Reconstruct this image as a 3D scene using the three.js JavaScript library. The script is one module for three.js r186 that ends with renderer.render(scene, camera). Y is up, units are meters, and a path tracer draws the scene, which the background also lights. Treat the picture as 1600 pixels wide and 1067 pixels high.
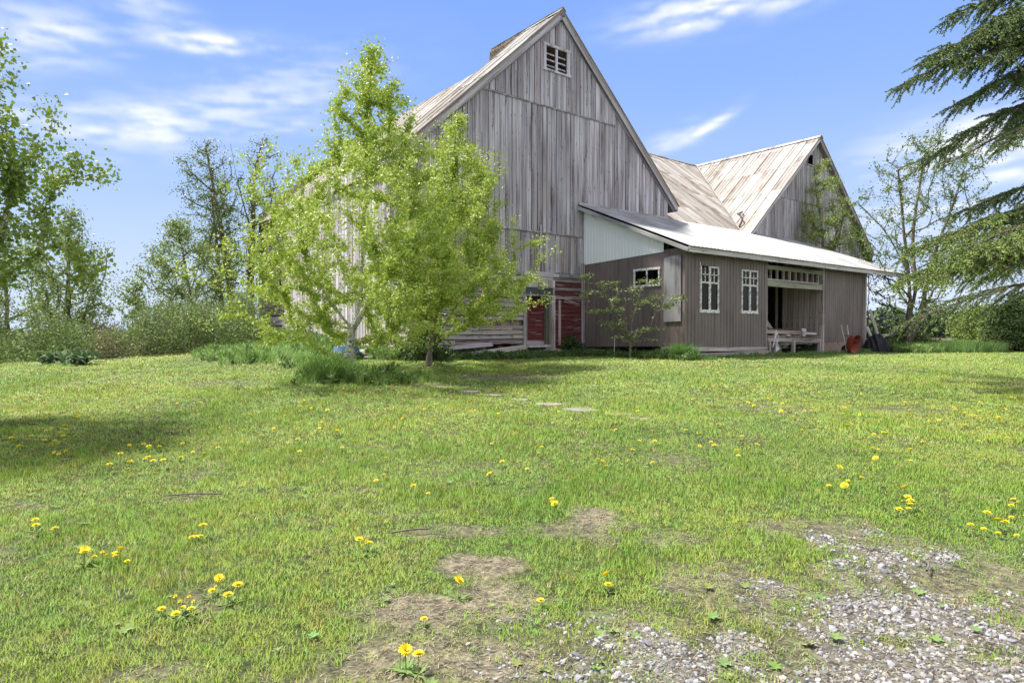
import * as THREE from 'three';
import { mergeGeometries } from 'three/addons/utils/BufferGeometryUtils.js';

// ------------------------------------------------------------------ camera, sky, sun, exposure
const scene = new THREE.Scene();
const EYE = 1.6, FPX = 995, HZ = 515;                       // eye height; focal length and horizon row in photograph pixels
const camera = new THREE.PerspectiveCamera(2 * Math.atan(533.5 / FPX) * 180 / Math.PI, 1.5, 0.1, 3000);
camera.position.set(0, EYE, 0);
camera.rotation.x = -Math.atan(18.5 / FPX);
const EXPOSURE = 2.6;
const renderer = new THREE.WebGLRenderer({ antialias: true });
renderer.toneMapping = THREE.LinearToneMapping;
renderer.toneMappingExposure = EXPOSURE;
renderer.shadowMap.enabled = true;

// seeded random and periodic value noise
function RNG(a) { return () => { a |= 0; a = a + 0x6D2B79F5 | 0; let t = Math.imul(a ^ a >>> 15, 1 | a); t = t + Math.imul(t ^ t >>> 7, 61 | t) ^ t; return ((t ^ t >>> 14) >>> 0) / 4294967296; }; }
const hash = (x, y, s) => { let h = Math.imul(x, 374761393) + Math.imul(y, 668265263) + Math.imul(s, 2147483647 ^ 0x5bd1e995); h = Math.imul(h ^ h >>> 13, 1274126177); return ((h ^ h >>> 16) >>> 0) / 4294967296; };
const md = (a, n) => n ? ((a % n) + n) % n : a;
function vn(x, y, s = 0, px = 0, py = 0) {
  const xi = Math.floor(x), yi = Math.floor(y); let fx = x - xi, fy = y - yi;
  fx = fx * fx * (3 - 2 * fx); fy = fy * fy * (3 - 2 * fy);
  const a = hash(md(xi, px), md(yi, py), s), b = hash(md(xi + 1, px), md(yi, py), s), c = hash(md(xi, px), md(yi + 1, py), s), d = hash(md(xi + 1, px), md(yi + 1, py), s);
  return a + (b - a) * fx + (c - a) * fy + (a - b - c + d) * fx * fy;
}
function fbm(x, y, s = 0, o = 4, px = 0, py = 0) { let v = 0, a = 0.5, t = 0; for (let i = 0; i < o; i++) { v += a * vn(x, y, s + i, px, py); t += a; x *= 2; y *= 2; px *= 2; py *= 2; a *= 0.5; } return v / t; }
const lerp = (a, b, t) => a + (b - a) * t, clamp = (x, a = 0, b = 1) => Math.min(b, Math.max(a, x));
const sstep = (a, b, x) => { const t = clamp((x - a) / (b - a)); return t * t * (3 - 2 * t); };
const s2l = v => { v /= 255; return v <= 0.04045 ? v / 12.92 : Math.pow((v + 0.055) / 1.055, 2.4); };
const lin = (r, g, b) => [s2l(r), s2l(g), s2l(b)];

// sky: clear blue with thin wisps of cirrus in view, added white cloud beyond
{
  const SW = 2048, SH = 1024, data = new Float32Array(SW * SH * 4);
  const stops = [[-90, [120, 150, 190]], [-1, [205, 220, 246]], [2, [205, 220, 247]], [6, [190, 211, 248]], [12, [166, 195, 247]], [20, [141, 177, 243]], [30, [121, 161, 238]], [55, [104, 146, 228]], [90, [94, 136, 220]]].map(([e, c]) => [e, lin(...c)]);
  const dirOf = (px, py) => { const dx = (px - 800) / FPX, dy = (HZ - py) / FPX; return [Math.atan2(dx, 1) * 180 / Math.PI, Math.atan2(dy, Math.hypot(1, dx)) * 180 / Math.PI]; };
  // streaks of cloud in the part of the sky that is in view: centre, half length, half width (degrees), tilt, strength
  const wisps = [[330, 70, 5.6, 0.8, 4, 0.7], [255, 32, 4.5, 0.9, -6, 0.24], [235, 8, 4, 1.0, -8, 0.28], [235, 195, 5.2, 1.5, 3, 0.62], [380, 165, 12, 2.6, 20, 0.34], [130, 200, 6, 1.4, 0, 0.45], [1090, 22, 7, 1.5, 3, 0.7], [1185, 6, 7, 1.1, 6, 0.5], [1105, 205, 3.4, 0.42, 26, 0.62], [1060, 222, 3.5, 0.8, 20, 0.3], [1540, 225, 8, 2.2, 4, 0.72], [1580, 270, 7, 1.6, 0, 0.5], [1470, 330, 8, 2.0, 5, 0.35], [60, 60, 6, 2, 10, 0.5], [450, 205, 5, 0.8, 4, 0.3], [1380, 455, 10, 1.5, 0, 0.3]]
    .map(([x, y, l, w, a, s]) => [...dirOf(x, y), l, w, a * Math.PI / 180, s]);
  const view = [-48, 48];
  for (let j = 0; j < SH; j++) {
    const el = (j + 0.5) / SH * 180 - 90;
    let k = 0; while (k < stops.length - 2 && el > stops[k + 1][0]) k++;
    const t = clamp((el - stops[k][0]) / (stops[k + 1][0] - stops[k][0]));
    for (let i = 0; i < SW; i++) {
      // three: u = atan2(z, x) / 2pi + 0.5 ; azimuth is measured from -z towards +x
      const ang = ((i + 0.5) / SW - 0.5) * 2 * Math.PI, dx = Math.cos(ang), dz = Math.sin(ang);
      const az = Math.atan2(dx, -dz) * 180 / Math.PI;
      let cl = 0;
      if (el > -2) {
        const wx = (fbm(az * 0.16 + 40, el * 0.3, 11, 3) - 0.5) * 3.2, wy = (fbm(az * 0.2 + 9, el * 0.36, 15, 3) - 0.5) * 2.2;
        for (const [ca, ce, l, w, a, s] of wisps) {
          const x = az + wx * 0.6 - ca, y = el + wy * 0.6 - ce; if (Math.abs(x) > l * 2.6 || Math.abs(y) > l * 2.2) continue;
          const p = (x * Math.cos(a) + y * Math.sin(a)) / l, q = (-x * Math.sin(a) + y * Math.cos(a)) / w;
          const g = Math.exp(-p * p * 1.6 - q * q * 1.2); if (g < 0.01) continue;
          const n = fbm(az * 0.42 + el * 0.2, el * 2.3 - az * 0.22, 21, 5);
          cl = Math.max(cl, s * g * (0.25 + 1.5 * sstep(0.28, 0.78, n)));
        }
        // unseen rest of the sky: denser white cirrus added to brighten and neutralise shaded walls
        const out = sstep(view[1] - 4, view[1] + 6, Math.abs(az)) + sstep(32, 40, el) * (1 - sstep(view[1] - 4, view[1] + 6, Math.abs(az)));
        if (out > 0) {
          const r = 60 / (Math.max(el, 0) + 14), px = Math.sin(az / 57.3) * r * 2.2, py = Math.cos(az / 57.3) * r * 2.2;
          const c = sstep(0.18, 0.6, fbm(px + 30, py * 1.6 + 30, 31, 4)) * (0.6 + 0.6 * fbm(px * 3, py * 7, 37, 4));
          cl = Math.max(cl, out * Math.min(1, c * 1.15));
        }
        cl = clamp(cl + 0.03 * (fbm(az * 0.1 + 5, el * 0.25, 44, 4) - 0.3));
      }
      const o = (j * SW + i) * 4, W = [1.12, 1.1, 1.08];
      for (let c = 0; c < 3; c++) data[o + c] = lerp(lerp(stops[k][1][c], stops[k + 1][1][c], t), W[c], cl * 0.82) / EXPOSURE * 1.17;
      data[o + 3] = 1;
    }
  }
  const sky = new THREE.DataTexture(data, SW, SH, THREE.RGBAFormat, THREE.FloatType);
  sky.mapping = THREE.EquirectangularReflectionMapping; sky.magFilter = THREE.LinearFilter; sky.minFilter = THREE.LinearFilter; sky.wrapS = THREE.RepeatWrapping; sky.needsUpdate = true;
  scene.background = sky; scene.environment = sky;
}
const sun = new THREE.DirectionalLight(new THREE.Color(1, 0.955, 0.88), 3.1);
sun.position.set(-47.2, 88, -8); sun.target.position.set(0, 0, -20); sun.position.add(sun.target.position);
sun.castShadow = true; sun.shadow.mapSize.set(4096, 4096); sun.shadow.radius = 14;
Object.assign(sun.shadow.camera, { left: -45, right: 45, top: 45, bottom: -45, near: 1, far: 260 });
scene.add(sun, sun.target);

// ------------------------------------------------------------------ ground shape
function ground(x, z) {
  const d = -z;
  let h = 0.58 * sstep(1, 21, d) - 0.5 * sstep(30, 75, d) * sstep(-4, 8, x) - 0.25 * sstep(40, 90, d);
  h += 0.72 * Math.exp(-((x + 9.5) ** 2 / 34 + (d - 29) ** 2 / 62));
  h += (fbm(x * 0.35 + 50, d * 0.35 + 50, 3, 3) - 0.5) * 0.16 * sstep(0, 4, d + 4) * (1 - sstep(26, 60, d));
  h += (fbm(x * 1.7 + 50, d * 1.7, 6, 3) - 0.5) * 0.05 * (1 - sstep(15, 40, d));
  return h;
}
function onGround(px, py) {                                  // where the sight line of a photograph pixel meets the ground
  const dx = (px - 800) / FPX, dy = (HZ - py) / FPX; let t = 1;
  for (let i = 0; i < 4000; i++) { const y = EYE + dy * t; if (y <= ground(dx * t, -t)) break; t += 0.01 + t * 0.002; }
  return [dx * t, -t];
}
// building frame: u along the gable wall, y up, w back along the ridge
const TH = 0.6645767, CX = 1.786, CZ = -24.3436, CU = Math.cos(TH), SU = Math.sin(TH);
const toWorld = (u, w) => [CX + CU * u - SU * w, CZ - SU * u - CU * w];
const toLocal = (x, z) => [CU * (x - CX) - SU * (z - CZ), -SU * (x - CX) - CU * (z - CZ)];
const inBuilding = (x, z, m = 0) => { const [u, w] = toLocal(x, z); return (u > -6.5 - m && u < 6.6 + m && w > -m && w < 16 + m) || (u > 6 && u < 26.5 + m && w > -m && w < 16 + m) || (u > 1.2 - m && u < 14.9 + m && w > -4.9 - m && w < 1); };

// ------------------------------------------------------------------ naming helpers
const taken = {};
const numbered = n => { const k = taken[n] = (taken[n] ?? -1) + 1; return k ? `${n}_${String(k).padStart(3, '0')}` : n; };
function shadow(o) { o.traverse(m => { if (m.isMesh) { m.castShadow = true; m.receiveShadow = true; } }); return o; }
function tag(o, label, category, group) { o.userData.label = label; o.userData.category = category; if (group) o.userData.group = group; return o; }
function thing(name, label, category, pos = [0, 0, 0], turn = 0, group) {
  const o = new THREE.Group(); o.name = numbered(name); o.position.set(...pos); o.rotation.y = turn; tag(o, label, category, group); scene.add(o); return o;
}
function part(name, geo, mat, parent) { const m = new THREE.Mesh(Array.isArray(geo) ? (geo.length > 1 ? mergeGeometries(geo) : geo[0]) : geo, mat); m.name = name; m.castShadow = m.receiveShadow = true; parent.add(m); return m; }
function single(name, geo, mat, label, category, group, pos, turn = 0) { const m = part(numbered(name), geo, mat, scene); if (pos) m.position.set(...pos); m.rotation.y = turn; return tag(m, label, category, group); }
function structure(m, name) { m.name = name; m.userData.kind = 'structure'; scene.add(m); m.receiveShadow = true; return m; }
function stuff(m, name, label, category) { m.name = numbered(name); m.userData.kind = 'stuff'; m.userData.label = label; m.userData.category = category; m.castShadow = m.receiveShadow = true; scene.add(m); return m; }

// ------------------------------------------------------------------ geometry helpers
function clip(poly, conv) {                                  // Sutherland-Hodgman, conv counter-clockwise
  let out = poly;
  for (let i = 0; i < conv.length && out.length; i++) {
    const a = conv[i], b = conv[(i + 1) % conv.length], inn = p => (b[0] - a[0]) * (p[1] - a[1]) - (b[1] - a[1]) * (p[0] - a[0]);
    const src = out; out = [];
    for (let k = 0; k < src.length; k++) {
      const p = src[k], q = src[(k + 1) % src.length], dp = inn(p), dq = inn(q);
      if (dp >= 0) out.push(p);
      if (dp * dq < 0) { const t = dp / (dp - dq); out.push([p[0] + (q[0] - p[0]) * t, p[1] + (q[1] - p[1]) * t]); }
    }
  }
  return out;
}
const area = p => { let s = 0; for (let i = 0; i < p.length; i++) { const a = p[i], b = p[(i + 1) % p.length]; s += a[0] * b[1] - a[1] * b[0]; } return s / 2; };
const rect = (a0, b0, a1, b1) => [[a0, b0], [a1, b0], [a1, b1], [a0, b1]];
const V = (x, y, z) => new THREE.Vector3(x, y, z);
// frame F: origin o, axes a (across), b (up), n (out). Prism from n0 to n0+t with a small bevel; uv in metres (turned if F.turnUV)
function prism(pts, F, n0, t, bev = 0.004, uo = 0, vo = 0) {
  const n = pts.length, c = [0, 0]; for (const p of pts) { c[0] += p[0] / n; c[1] += p[1] / n; }
  const inset = pts.map(p => { const dx = c[0] - p[0], dy = c[1] - p[1]; return [p[0] + Math.sign(dx) * Math.min(bev, Math.abs(dx)), p[1] + Math.sign(dy) * Math.min(bev, Math.abs(dy))]; });
  const P = [], N = [], U = [];
  const pt = (p, h) => V().copy(F.o).addScaledVector(F.a, p[0]).addScaledVector(F.b, p[1]).addScaledVector(F.n, h);
  const tri = (A, B, C, ua, ub, uc) => {
    const nn = V().subVectors(B, A).cross(V().subVectors(C, A)); if (nn.lengthSq() < 1e-14) return; nn.normalize();
    for (const [q, w] of [[A, ua], [B, ub], [C, uc]]) { P.push(q.x, q.y, q.z); N.push(nn.x, nn.y, nn.z); U.push(w[0] + uo, w[1] + vo); }
  };
  const w = F.turnUV ? (p => [p[1], p[0]]) : (p => [p[0], p[1]]);
  const quad = (a, b, h0, h1, p, q) => { const A = pt(a, h0), B = pt(b, h0), C = pt(q, h1), D = pt(p, h1), ua = w(a), ub = w(b), k = F.turnUV ? [0.0, h1 - h0] : [h1 - h0, 0]; tri(A, B, C, ua, ub, [ub[0] + k[0], ub[1] + k[1]]); tri(A, C, D, ua, [ub[0] + k[0], ub[1] + k[1]], [ua[0] + k[0], ua[1] + k[1]]); };
  for (let i = 1; i < n - 1; i++) { tri(pt(inset[0], n0 + t), pt(inset[i], n0 + t), pt(inset[i + 1], n0 + t), w(inset[0]), w(inset[i]), w(inset[i + 1])); tri(pt(pts[0], n0), pt(pts[i + 1], n0), pt(pts[i], n0), w(pts[0]), w(pts[i + 1]), w(pts[i])); }
  const tb = Math.max(t - bev, t * 0.5);
  for (let i = 0; i < n; i++) { const a = pts[i], b = pts[(i + 1) % n], p = inset[i], q = inset[(i + 1) % n]; quad(a, b, n0, n0 + tb, a, b); quad(a, b, n0 + tb, n0 + t, p, q); }
  const g = new THREE.BufferGeometry();
  g.setAttribute('position', new THREE.Float32BufferAttribute(P, 3)); g.setAttribute('normal', new THREE.Float32BufferAttribute(N, 3)); g.setAttribute('uv', new THREE.Float32BufferAttribute(U, 2));
  return g;
}
// a straight timber between two points with a rectangular section
function bar(A, B, w, h, up = V(0, 1, 0), bev = 0.006, uo = 0) {
  A = A.isVector3 ? A : V(...A); B = B.isVector3 ? B : V(...B);
  const b = V().subVectors(B, A), L = b.length(); b.normalize();
  let a = V().crossVectors(b, up); if (a.lengthSq() < 1e-6) a = V(1, 0, 0); a.normalize(); const n = V().crossVectors(a, b);
  return prism(rect(-w / 2, 0, w / 2, L), { o: A, a, b, n }, -h / 2, h, bev, uo, uo * 1.7);
}
// pressed metal sheet with trapezoid ribs running along b; limits b0(a), b1(a)
function ribSheet(F, a0, a1, b0, b1, pitch, rib, depth, n0, thick = 0.012) {
  const prof = [[a0, 0]]; const k0 = Math.ceil(a0 / pitch - 1e-6), k1 = Math.floor(a1 / pitch + 1e-6);
  for (let k = k0; k <= k1; k++) { const c = k * pitch; for (const [o, h] of [[-rib, 0], [-rib * 0.55, depth], [rib * 0.55, depth], [rib, 0]]) { const x = c + o; if (x > a0 + 1e-4 && x < a1 - 1e-4) prof.push([x, h]); } }
  prof.push([a1, 0]);
  const P = [], U = [];
  const pt = (a, b, h) => V().copy(F.o).addScaledVector(F.a, a).addScaledVector(F.b, b).addScaledVector(F.n, h);
  const q = (A, B, C, D, u) => { for (const [p, w] of [[A, u[0]], [B, u[1]], [C, u[2]], [A, u[0]], [C, u[2]], [D, u[3]]]) { P.push(p.x, p.y, p.z); U.push(w[0], w[1]); } };
  for (let i = 0; i < prof.length - 1; i++) {
    const [x0, h0] = prof[i], [x1, h1] = prof[i + 1], B0 = b0(x0), B1 = b0(x1), T0 = b1(x0), T1 = b1(x1); if (T0 <= B0 && T1 <= B1) continue;
    q(pt(x0, B0, n0 + thick + h0), pt(x1, B1, n0 + thick + h1), pt(x1, T1, n0 + thick + h1), pt(x0, T0, n0 + thick + h0), [[x0, B0], [x1, B1], [x1, T1], [x0, T0]]);
    q(pt(x0, B0, n0), pt(x1, B1, n0), pt(x1, B1, n0 + thick + h1), pt(x0, B0, n0 + thick + h0), [[x0, B0], [x1, B1], [x1, B1 + .01], [x0, B0 + .01]]);
    q(pt(x0, T0, n0 + thick + h0), pt(x1, T1, n0 + thick + h1), pt(x1, T1, n0), pt(x0, T0, n0), [[x0, T0], [x1, T1], [x1, T1], [x0, T0]]);
  }
  const e = [[a0, b0(a0), b1(a0)], [a1, b0(a1), b1(a1)]];
  q(pt(e[1][0], e[1][1], n0), pt(e[0][0], e[0][1], n0), pt(e[0][0], e[0][2], n0), pt(e[1][0], e[1][2], n0), [[0, 0], [1, 0], [1, 1], [0, 1]]);
  for (const [i, s] of [[0, 1], [1, -1]]) { const [x, lo, hi] = e[i]; const A = pt(x, lo, n0), B = pt(x, lo, n0 + thick), C = pt(x, hi, n0 + thick), D = pt(x, hi, n0); s > 0 ? q(A, B, C, D, [[0, lo], [.01, lo], [.01, hi], [0, hi]]) : q(D, C, B, A, [[0, hi], [.01, hi], [.01, lo], [0, lo]]); }
  const g = new THREE.BufferGeometry(); g.setAttribute('position', new THREE.Float32BufferAttribute(P, 3)); g.setAttribute('uv', new THREE.Float32BufferAttribute(U, 2)); g.computeVertexNormals(); return g;
}
function bump(g, amt, sc, seed) {                             // lumpy displacement of a closed geometry along its radius
  const p = g.attributes.position; for (let i = 0; i < p.count; i++) { const x = p.getX(i), y = p.getY(i), z = p.getZ(i); const k = 1 + amt * (fbm(x * sc + 20 + seed, y * sc + 20 + z * sc * 0.7, seed, 3) + fbm(z * sc + 9, x * sc * 0.6 + y * sc + 31, seed + 5, 3) - 1); p.setXYZ(i, x * k, y * k, z * k); }
  g.computeVertexNormals(); return g;
}

// ------------------------------------------------------------------ textures and materials
function tex(w, h, f, { srgb = true, mx = 1, my = 1 } = {}) {   // f(x, y) in 0..1 -> [r,g,b] 0..255 ; one repeat covers mx by my metres
  const d = new Uint8Array(w * h * 4);
  for (let j = 0; j < h; j++) for (let i = 0; i < w; i++) { const c = f((i + 0.5) / w, (j + 0.5) / h), o = (j * w + i) * 4; d[o] = clamp(c[0], 0, 255); d[o + 1] = clamp(c[1], 0, 255); d[o + 2] = clamp(c[2], 0, 255); d[o + 3] = 255; }
  const t = new THREE.DataTexture(d, w, h); t.wrapS = t.wrapT = THREE.RepeatWrapping; t.magFilter = THREE.LinearFilter; t.minFilter = THREE.LinearMipmapLinearFilter; t.generateMipmaps = true;
  if (srgb) t.colorSpace = THREE.SRGBColorSpace; t.repeat.set(1 / mx, 1 / my); t.needsUpdate = true; return t;
}
function knots(n, seed) { const r = RNG(seed); return Array.from({ length: n }, () => [r(), r(), 0.006 + 0.012 * r(), 0.012 + 0.02 * r(), 0.4 + 0.6 * r()]); }
function woodField(seed, nk) {                                // 0..1 grain value of old sawn board; x across (1.2 m), y along (4.8 m)
  const ks = knots(nk, seed);
  return (x, y) => {
    let kd = 0, wob = 0;
    for (const [kx, ky, rx, ry, s] of ks) { let dx = x - kx, dy = y - ky; dx -= Math.round(dx); dy -= Math.round(dy); dx *= 1.2; dy *= 4.8; const q = (dx / rx) ** 2 + (dy / (ry * 1.6)) ** 2; if (q < 14) { kd = Math.max(kd, s * Math.exp(-q * 0.9)); wob += dx * Math.exp(-q * 0.25) * 1.4; } }
    const xx = x + wob * 0.4 + 0.008 * (fbm(x * 6, y * 5, seed + 3, 3, 6, 5) - 0.5);
    const streak = fbm(xx * 44, y * 3, seed + 7, 4, 44, 3), fine = vn(xx * 300, y * 10, seed + 9, 300, 10), big = fbm(x * 5, y * 3, seed + 12, 4, 5, 3);
    const cr = Math.abs(fbm(xx * 30, y * 3, seed + 15, 2, 30, 3) - 0.5), crack = (1 - sstep(0.004, 0.022, cr)) * sstep(0.45, 0.7, fbm(x * 9, y * 4, seed + 19, 2, 9, 4));
    return clamp(0.52 + (streak - 0.5) * 1.05 + (fine - 0.5) * 0.3 + (big - 0.5) * 0.55 - kd * 0.5 - crack * 0.55);
  };
}
const ramp = (cs, t) => { t = clamp(t) * (cs.length - 1); const i = Math.min(cs.length - 2, Math.floor(t)), f = t - i; return [0, 1, 2].map(k => lerp(cs[i][k], cs[i + 1][k], f)); };
const greyField = woodField(101, 34);
const greyMap = tex(512, 1024, (x, y) => { const c = ramp([[82, 76, 78], [156, 151, 153], [190, 186, 188], [218, 215, 217]], greyField(x, y)); const s = sstep(0.56, 0.74, fbm(x * 4, y * 3, 77, 4, 4, 3)); return [c[0] + s * 2, c[1] - s * 3, c[2] - s * 7]; }, { mx: 1.2, my: 4.8 });
const greyBump = tex(512, 1024, (x, y) => { const v = 255 * greyField(x, y); return [v, v, v]; }, { srgb: false, mx: 1.2, my: 4.8 });
const woodMat = (r, g, b, o = {}) => new THREE.MeshStandardMaterial({ map: greyMap, bumpMap: greyBump, bumpScale: 0.006, roughness: 0.92, color: new THREE.Color().setRGB(r * 1.02, g, b * 0.985), ...o });
const greyWood = [[1.06, 1.05, 1.07], [0.92, 0.91, 0.94], [1.16, 1.15, 1.16], [0.78, 0.77, 0.79], [1.02, 1.0, 1.0], [0.88, 0.86, 0.86]].map(c => woodMat(...c));
const tanWood = [[1.0, 0.94, 0.85], [0.82, 0.75, 0.66], [0.92, 0.86, 0.78], [1.1, 1.04, 0.96], [0.66, 0.6, 0.52]].map(c => woodMat(...c));
const paleWood = [[1.35, 1.34, 1.34], [1.22, 1.2, 1.2], [1.05, 1.03, 1.02], [1.45, 1.45, 1.46]].map(c => woodMat(...c));
const darkWood = [[0.8, 0.68, 0.55], [0.86, 0.74, 0.6], [0.74, 0.62, 0.5]].map(c => woodMat(...c));
const mossWood = woodMat(0.62, 0.66, 0.5);
const redField = woodField(202, 10);
const redMapOf = (seed, lo, hi) => tex(256, 1024, (x, y) => {
  const g = redField(x, y), p = fbm(x * 26, y * 9, seed, 4, 26, 9) * 0.7 + 0.3 * fbm(x * 60, y * 24, seed + 8, 3, 60, 24) + (g - 0.5) * 0.12, k = sstep(lo, hi, p);
  const w = ramp([[70, 62, 60], [140, 130, 126], [196, 188, 184]], g), r = ramp([[66, 30, 32], [106, 44, 46], [128, 62, 62]], 0.25 + g * 0.6);
  return [0, 1, 2].map(i => lerp(r[i], w[i], k));
}, { mx: 1.2, my: 4.8 });
const redWood = [redMapOf(61, 0.6, 0.72), redMapOf(67, 0.64, 0.76), redMapOf(71, 0.56, 0.68)].map(map => new THREE.MeshStandardMaterial({ map, bumpMap: greyBump, bumpScale: 0.005, roughness: 0.85 }));
const fadedRed = [redMapOf(83, 0.36, 0.5), redMapOf(89, 0.33, 0.46)].map(map => new THREE.MeshStandardMaterial({ map, bumpMap: greyBump, bumpScale: 0.006, roughness: 0.92 }));
const rustMap = seed => tex(512, 512, (x, y) => {             // old galvanised sheet, streaked with rust down the slope
  const st = fbm(x * 26, y * 2.0, seed, 4, 26, 2), bl = fbm(x * 5, y * 4, seed + 4, 5, 5, 4), fi = fbm(x * 60, y * 30, seed + 9, 3, 60, 30);
  const r = sstep(0.5, 0.72, st * 0.5 + bl * 0.45 + fi * 0.12), r2 = sstep(0.62, 0.8, bl * 0.7 + fi * 0.35);
  let c = ramp([[168, 166, 162], [190, 187, 181], [208, 205, 200]], st * 0.5 + fi * 0.5);
  const b = ramp([[142, 122, 104], [122, 102, 84]], fi);
  c = c.map((v, i) => lerp(v, b[i], r * 0.72)); return c.map((v, i) => lerp(v, [108, 86, 70][i], r2 * 0.6));
}, { mx: 3.1, my: 5.3 });
const rustA = rustMap(301), rustB = rustMap(341);
const roofSheet = [[rustA, 0.68, 0.68, 0.68], [rustA, 0.56, 0.53, 0.51], [rustB, 0.72, 0.72, 0.72], [rustB, 0.62, 0.6, 0.58], [rustA, 0.8, 0.8, 0.8]].map(([map, r, g, b]) => new THREE.MeshStandardMaterial({ map, color: new THREE.Color().setRGB(r, g, b), roughness: 0.55, metalness: 0.1 }));
const brownerSheet = [[rustA, 0.74, 0.71, 0.68], [rustB, 0.82, 0.79, 0.75], [rustA, 0.9, 0.88, 0.85], [rustB, 0.66, 0.62, 0.58]].map(([map, r, g, b]) => new THREE.MeshStandardMaterial({ map, color: new THREE.Color().setRGB(r, g, b), roughness: 0.6, metalness: 0.05 }));
const dirt = (seed, amp) => tex(256, 256, (x, y) => { const v = 255 * (1 - amp * (0.6 * fbm(x * 4, y * 4, seed, 5, 4, 4) + 0.4 * sstep(0.45, 0.8, fbm(x * 22, y * 3, seed + 6, 3, 22, 3)))); return [v, v * 0.99, v * 0.975]; }, { mx: 2.3, my: 2.9 });
const dirtMap = dirt(411, 0.28), dirtMap2 = dirt(433, 0.5);
const paint = (r, g, b, rough = 0.5, o = {}) => new THREE.MeshStandardMaterial({ color: new THREE.Color().setRGB(r, g, b), map: dirtMap, roughness: rough, ...o });
const whiteSheet = paint(0.54, 0.54, 0.55, 0.45, { map: dirtMap2 }), wallWhite = new THREE.MeshStandardMaterial({ color: new THREE.Color().setRGB(0.88, 0.9, 0.88), roughness: 0.5 }), brownSheet = paint(0.225, 0.178, 0.165, 0.5), brownDark = brownSheet, galv = paint(0.5, 0.5, 0.52, 0.45, { map: dirtMap2, metalness: 0.3 });
const peelMap = tex(256, 256, (x, y) => { const p = sstep(0.6, 0.68, fbm(x * 12, y * 12, 511, 4, 12, 12)); return [0, 1, 2].map(i => lerp([232, 230, 224][i], [138, 128, 120][i], p)); }, { mx: 0.5, my: 0.5 });
const peeled = new THREE.MeshStandardMaterial({ map: peelMap, roughness: 0.75 });
const glass = new THREE.MeshPhysicalMaterial({ color: 0x5c6468, transmission: 1, roughness: 0.06, thickness: 0, ior: 1.22 });
const dustyGlass = new THREE.MeshPhysicalMaterial({ color: 0xb8bdc0, transmission: 0.85, roughness: 0.3, thickness: 0, ior: 1.5 });
const concreteMap = tex(256, 256, (x, y) => { const v = 150 + 70 * (fbm(x * 8, y * 8, 531, 5, 8, 8) - 0.5) + 40 * (vn(x * 90, y * 90, 535, 90, 90) - 0.5); return [v, v * 0.97, v * 0.92]; }, { mx: 1, my: 1 });
const concrete = new THREE.MeshStandardMaterial({ map: concreteMap, bumpMap: concreteMap, bumpScale: 0.01, roughness: 0.95 });
const pinkConcrete = new THREE.MeshStandardMaterial({ map: concreteMap, color: new THREE.Color().setRGB(0.95, 0.72, 0.68), roughness: 0.95 });
const stoneMats = [[1.05, 1.0, 0.94], [0.8, 0.78, 0.76], [1.3, 1.25, 1.18], [0.95, 0.85, 0.78]].map(c => new THREE.MeshStandardMaterial({ map: concreteMap, color: new THREE.Color().setRGB(...c), roughness: 0.95 }));
const ironRust = new THREE.MeshStandardMaterial({ color: new THREE.Color().setRGB(0.12, 0.055, 0.04), map: dirtMap2, roughness: 0.8 });
const barkMap = (cols, seed, sx, sy, band) => tex(256, 256, (x, y) => { let v = fbm(x * sx, y * sy, seed, 4, sx, sy); if (band) { const l = sstep(0.66, 0.76, fbm(x * 5, y * 22, seed + 5, 3, 5, 22)); v = clamp(v - l * 0.8); } return ramp(cols, v); }, { mx: 0.5, my: 0.5 });
const aspenBark = new THREE.MeshStandardMaterial({ map: barkMap([[70, 64, 56], [176, 172, 158], [212, 208, 196], [226, 223, 214]], 601, 6, 8, true), roughness: 0.85 });
const greyBarkMap = barkMap([[62, 56, 50], [116, 106, 96], [156, 145, 133]], 611, 22, 5, false);
const greyBark = new THREE.MeshStandardMaterial({ map: greyBarkMap, bumpMap: greyBarkMap, bumpScale: 0.012, roughness: 0.95 });
const darkBark = new THREE.MeshStandardMaterial({ map: greyBarkMap, color: new THREE.Color().setRGB(0.75, 0.7, 0.66), roughness: 0.95 });
const leafMat = (tr = 0.4, ro = 0.75) => new THREE.MeshPhysicalMaterial({ vertexColors: true, transmission: tr, thickness: 0, roughness: ro, side: THREE.DoubleSide, ior: 1.35 });
const leafThin = leafMat(0.48), leafDull = leafMat(0.22, 0.85), needleMat = new THREE.MeshStandardMaterial({ vertexColors: true, roughness: 0.8, side: THREE.DoubleSide });

// ------------------------------------------------------------------ ground sheet
const gravelAt = (x, d) => { const n = fbm(x * 1.3 + 20, d * 1.3 + 20, 701, 4) - 0.5, f = fbm(x * 4.5 + 20, d * 4.5 + 20, 707, 3) - 0.5; const edge = 2.68 + 0.62 * clamp(x - 0.2, -2, 1.9) - 0.12 * Math.max(0, x - 2.2); return sstep(-0.3, 0.55, (edge - d) * 0.95 + n * 2.9 + f * 1.9) * sstep(-0.9, 0.9, x + n); };
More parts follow.
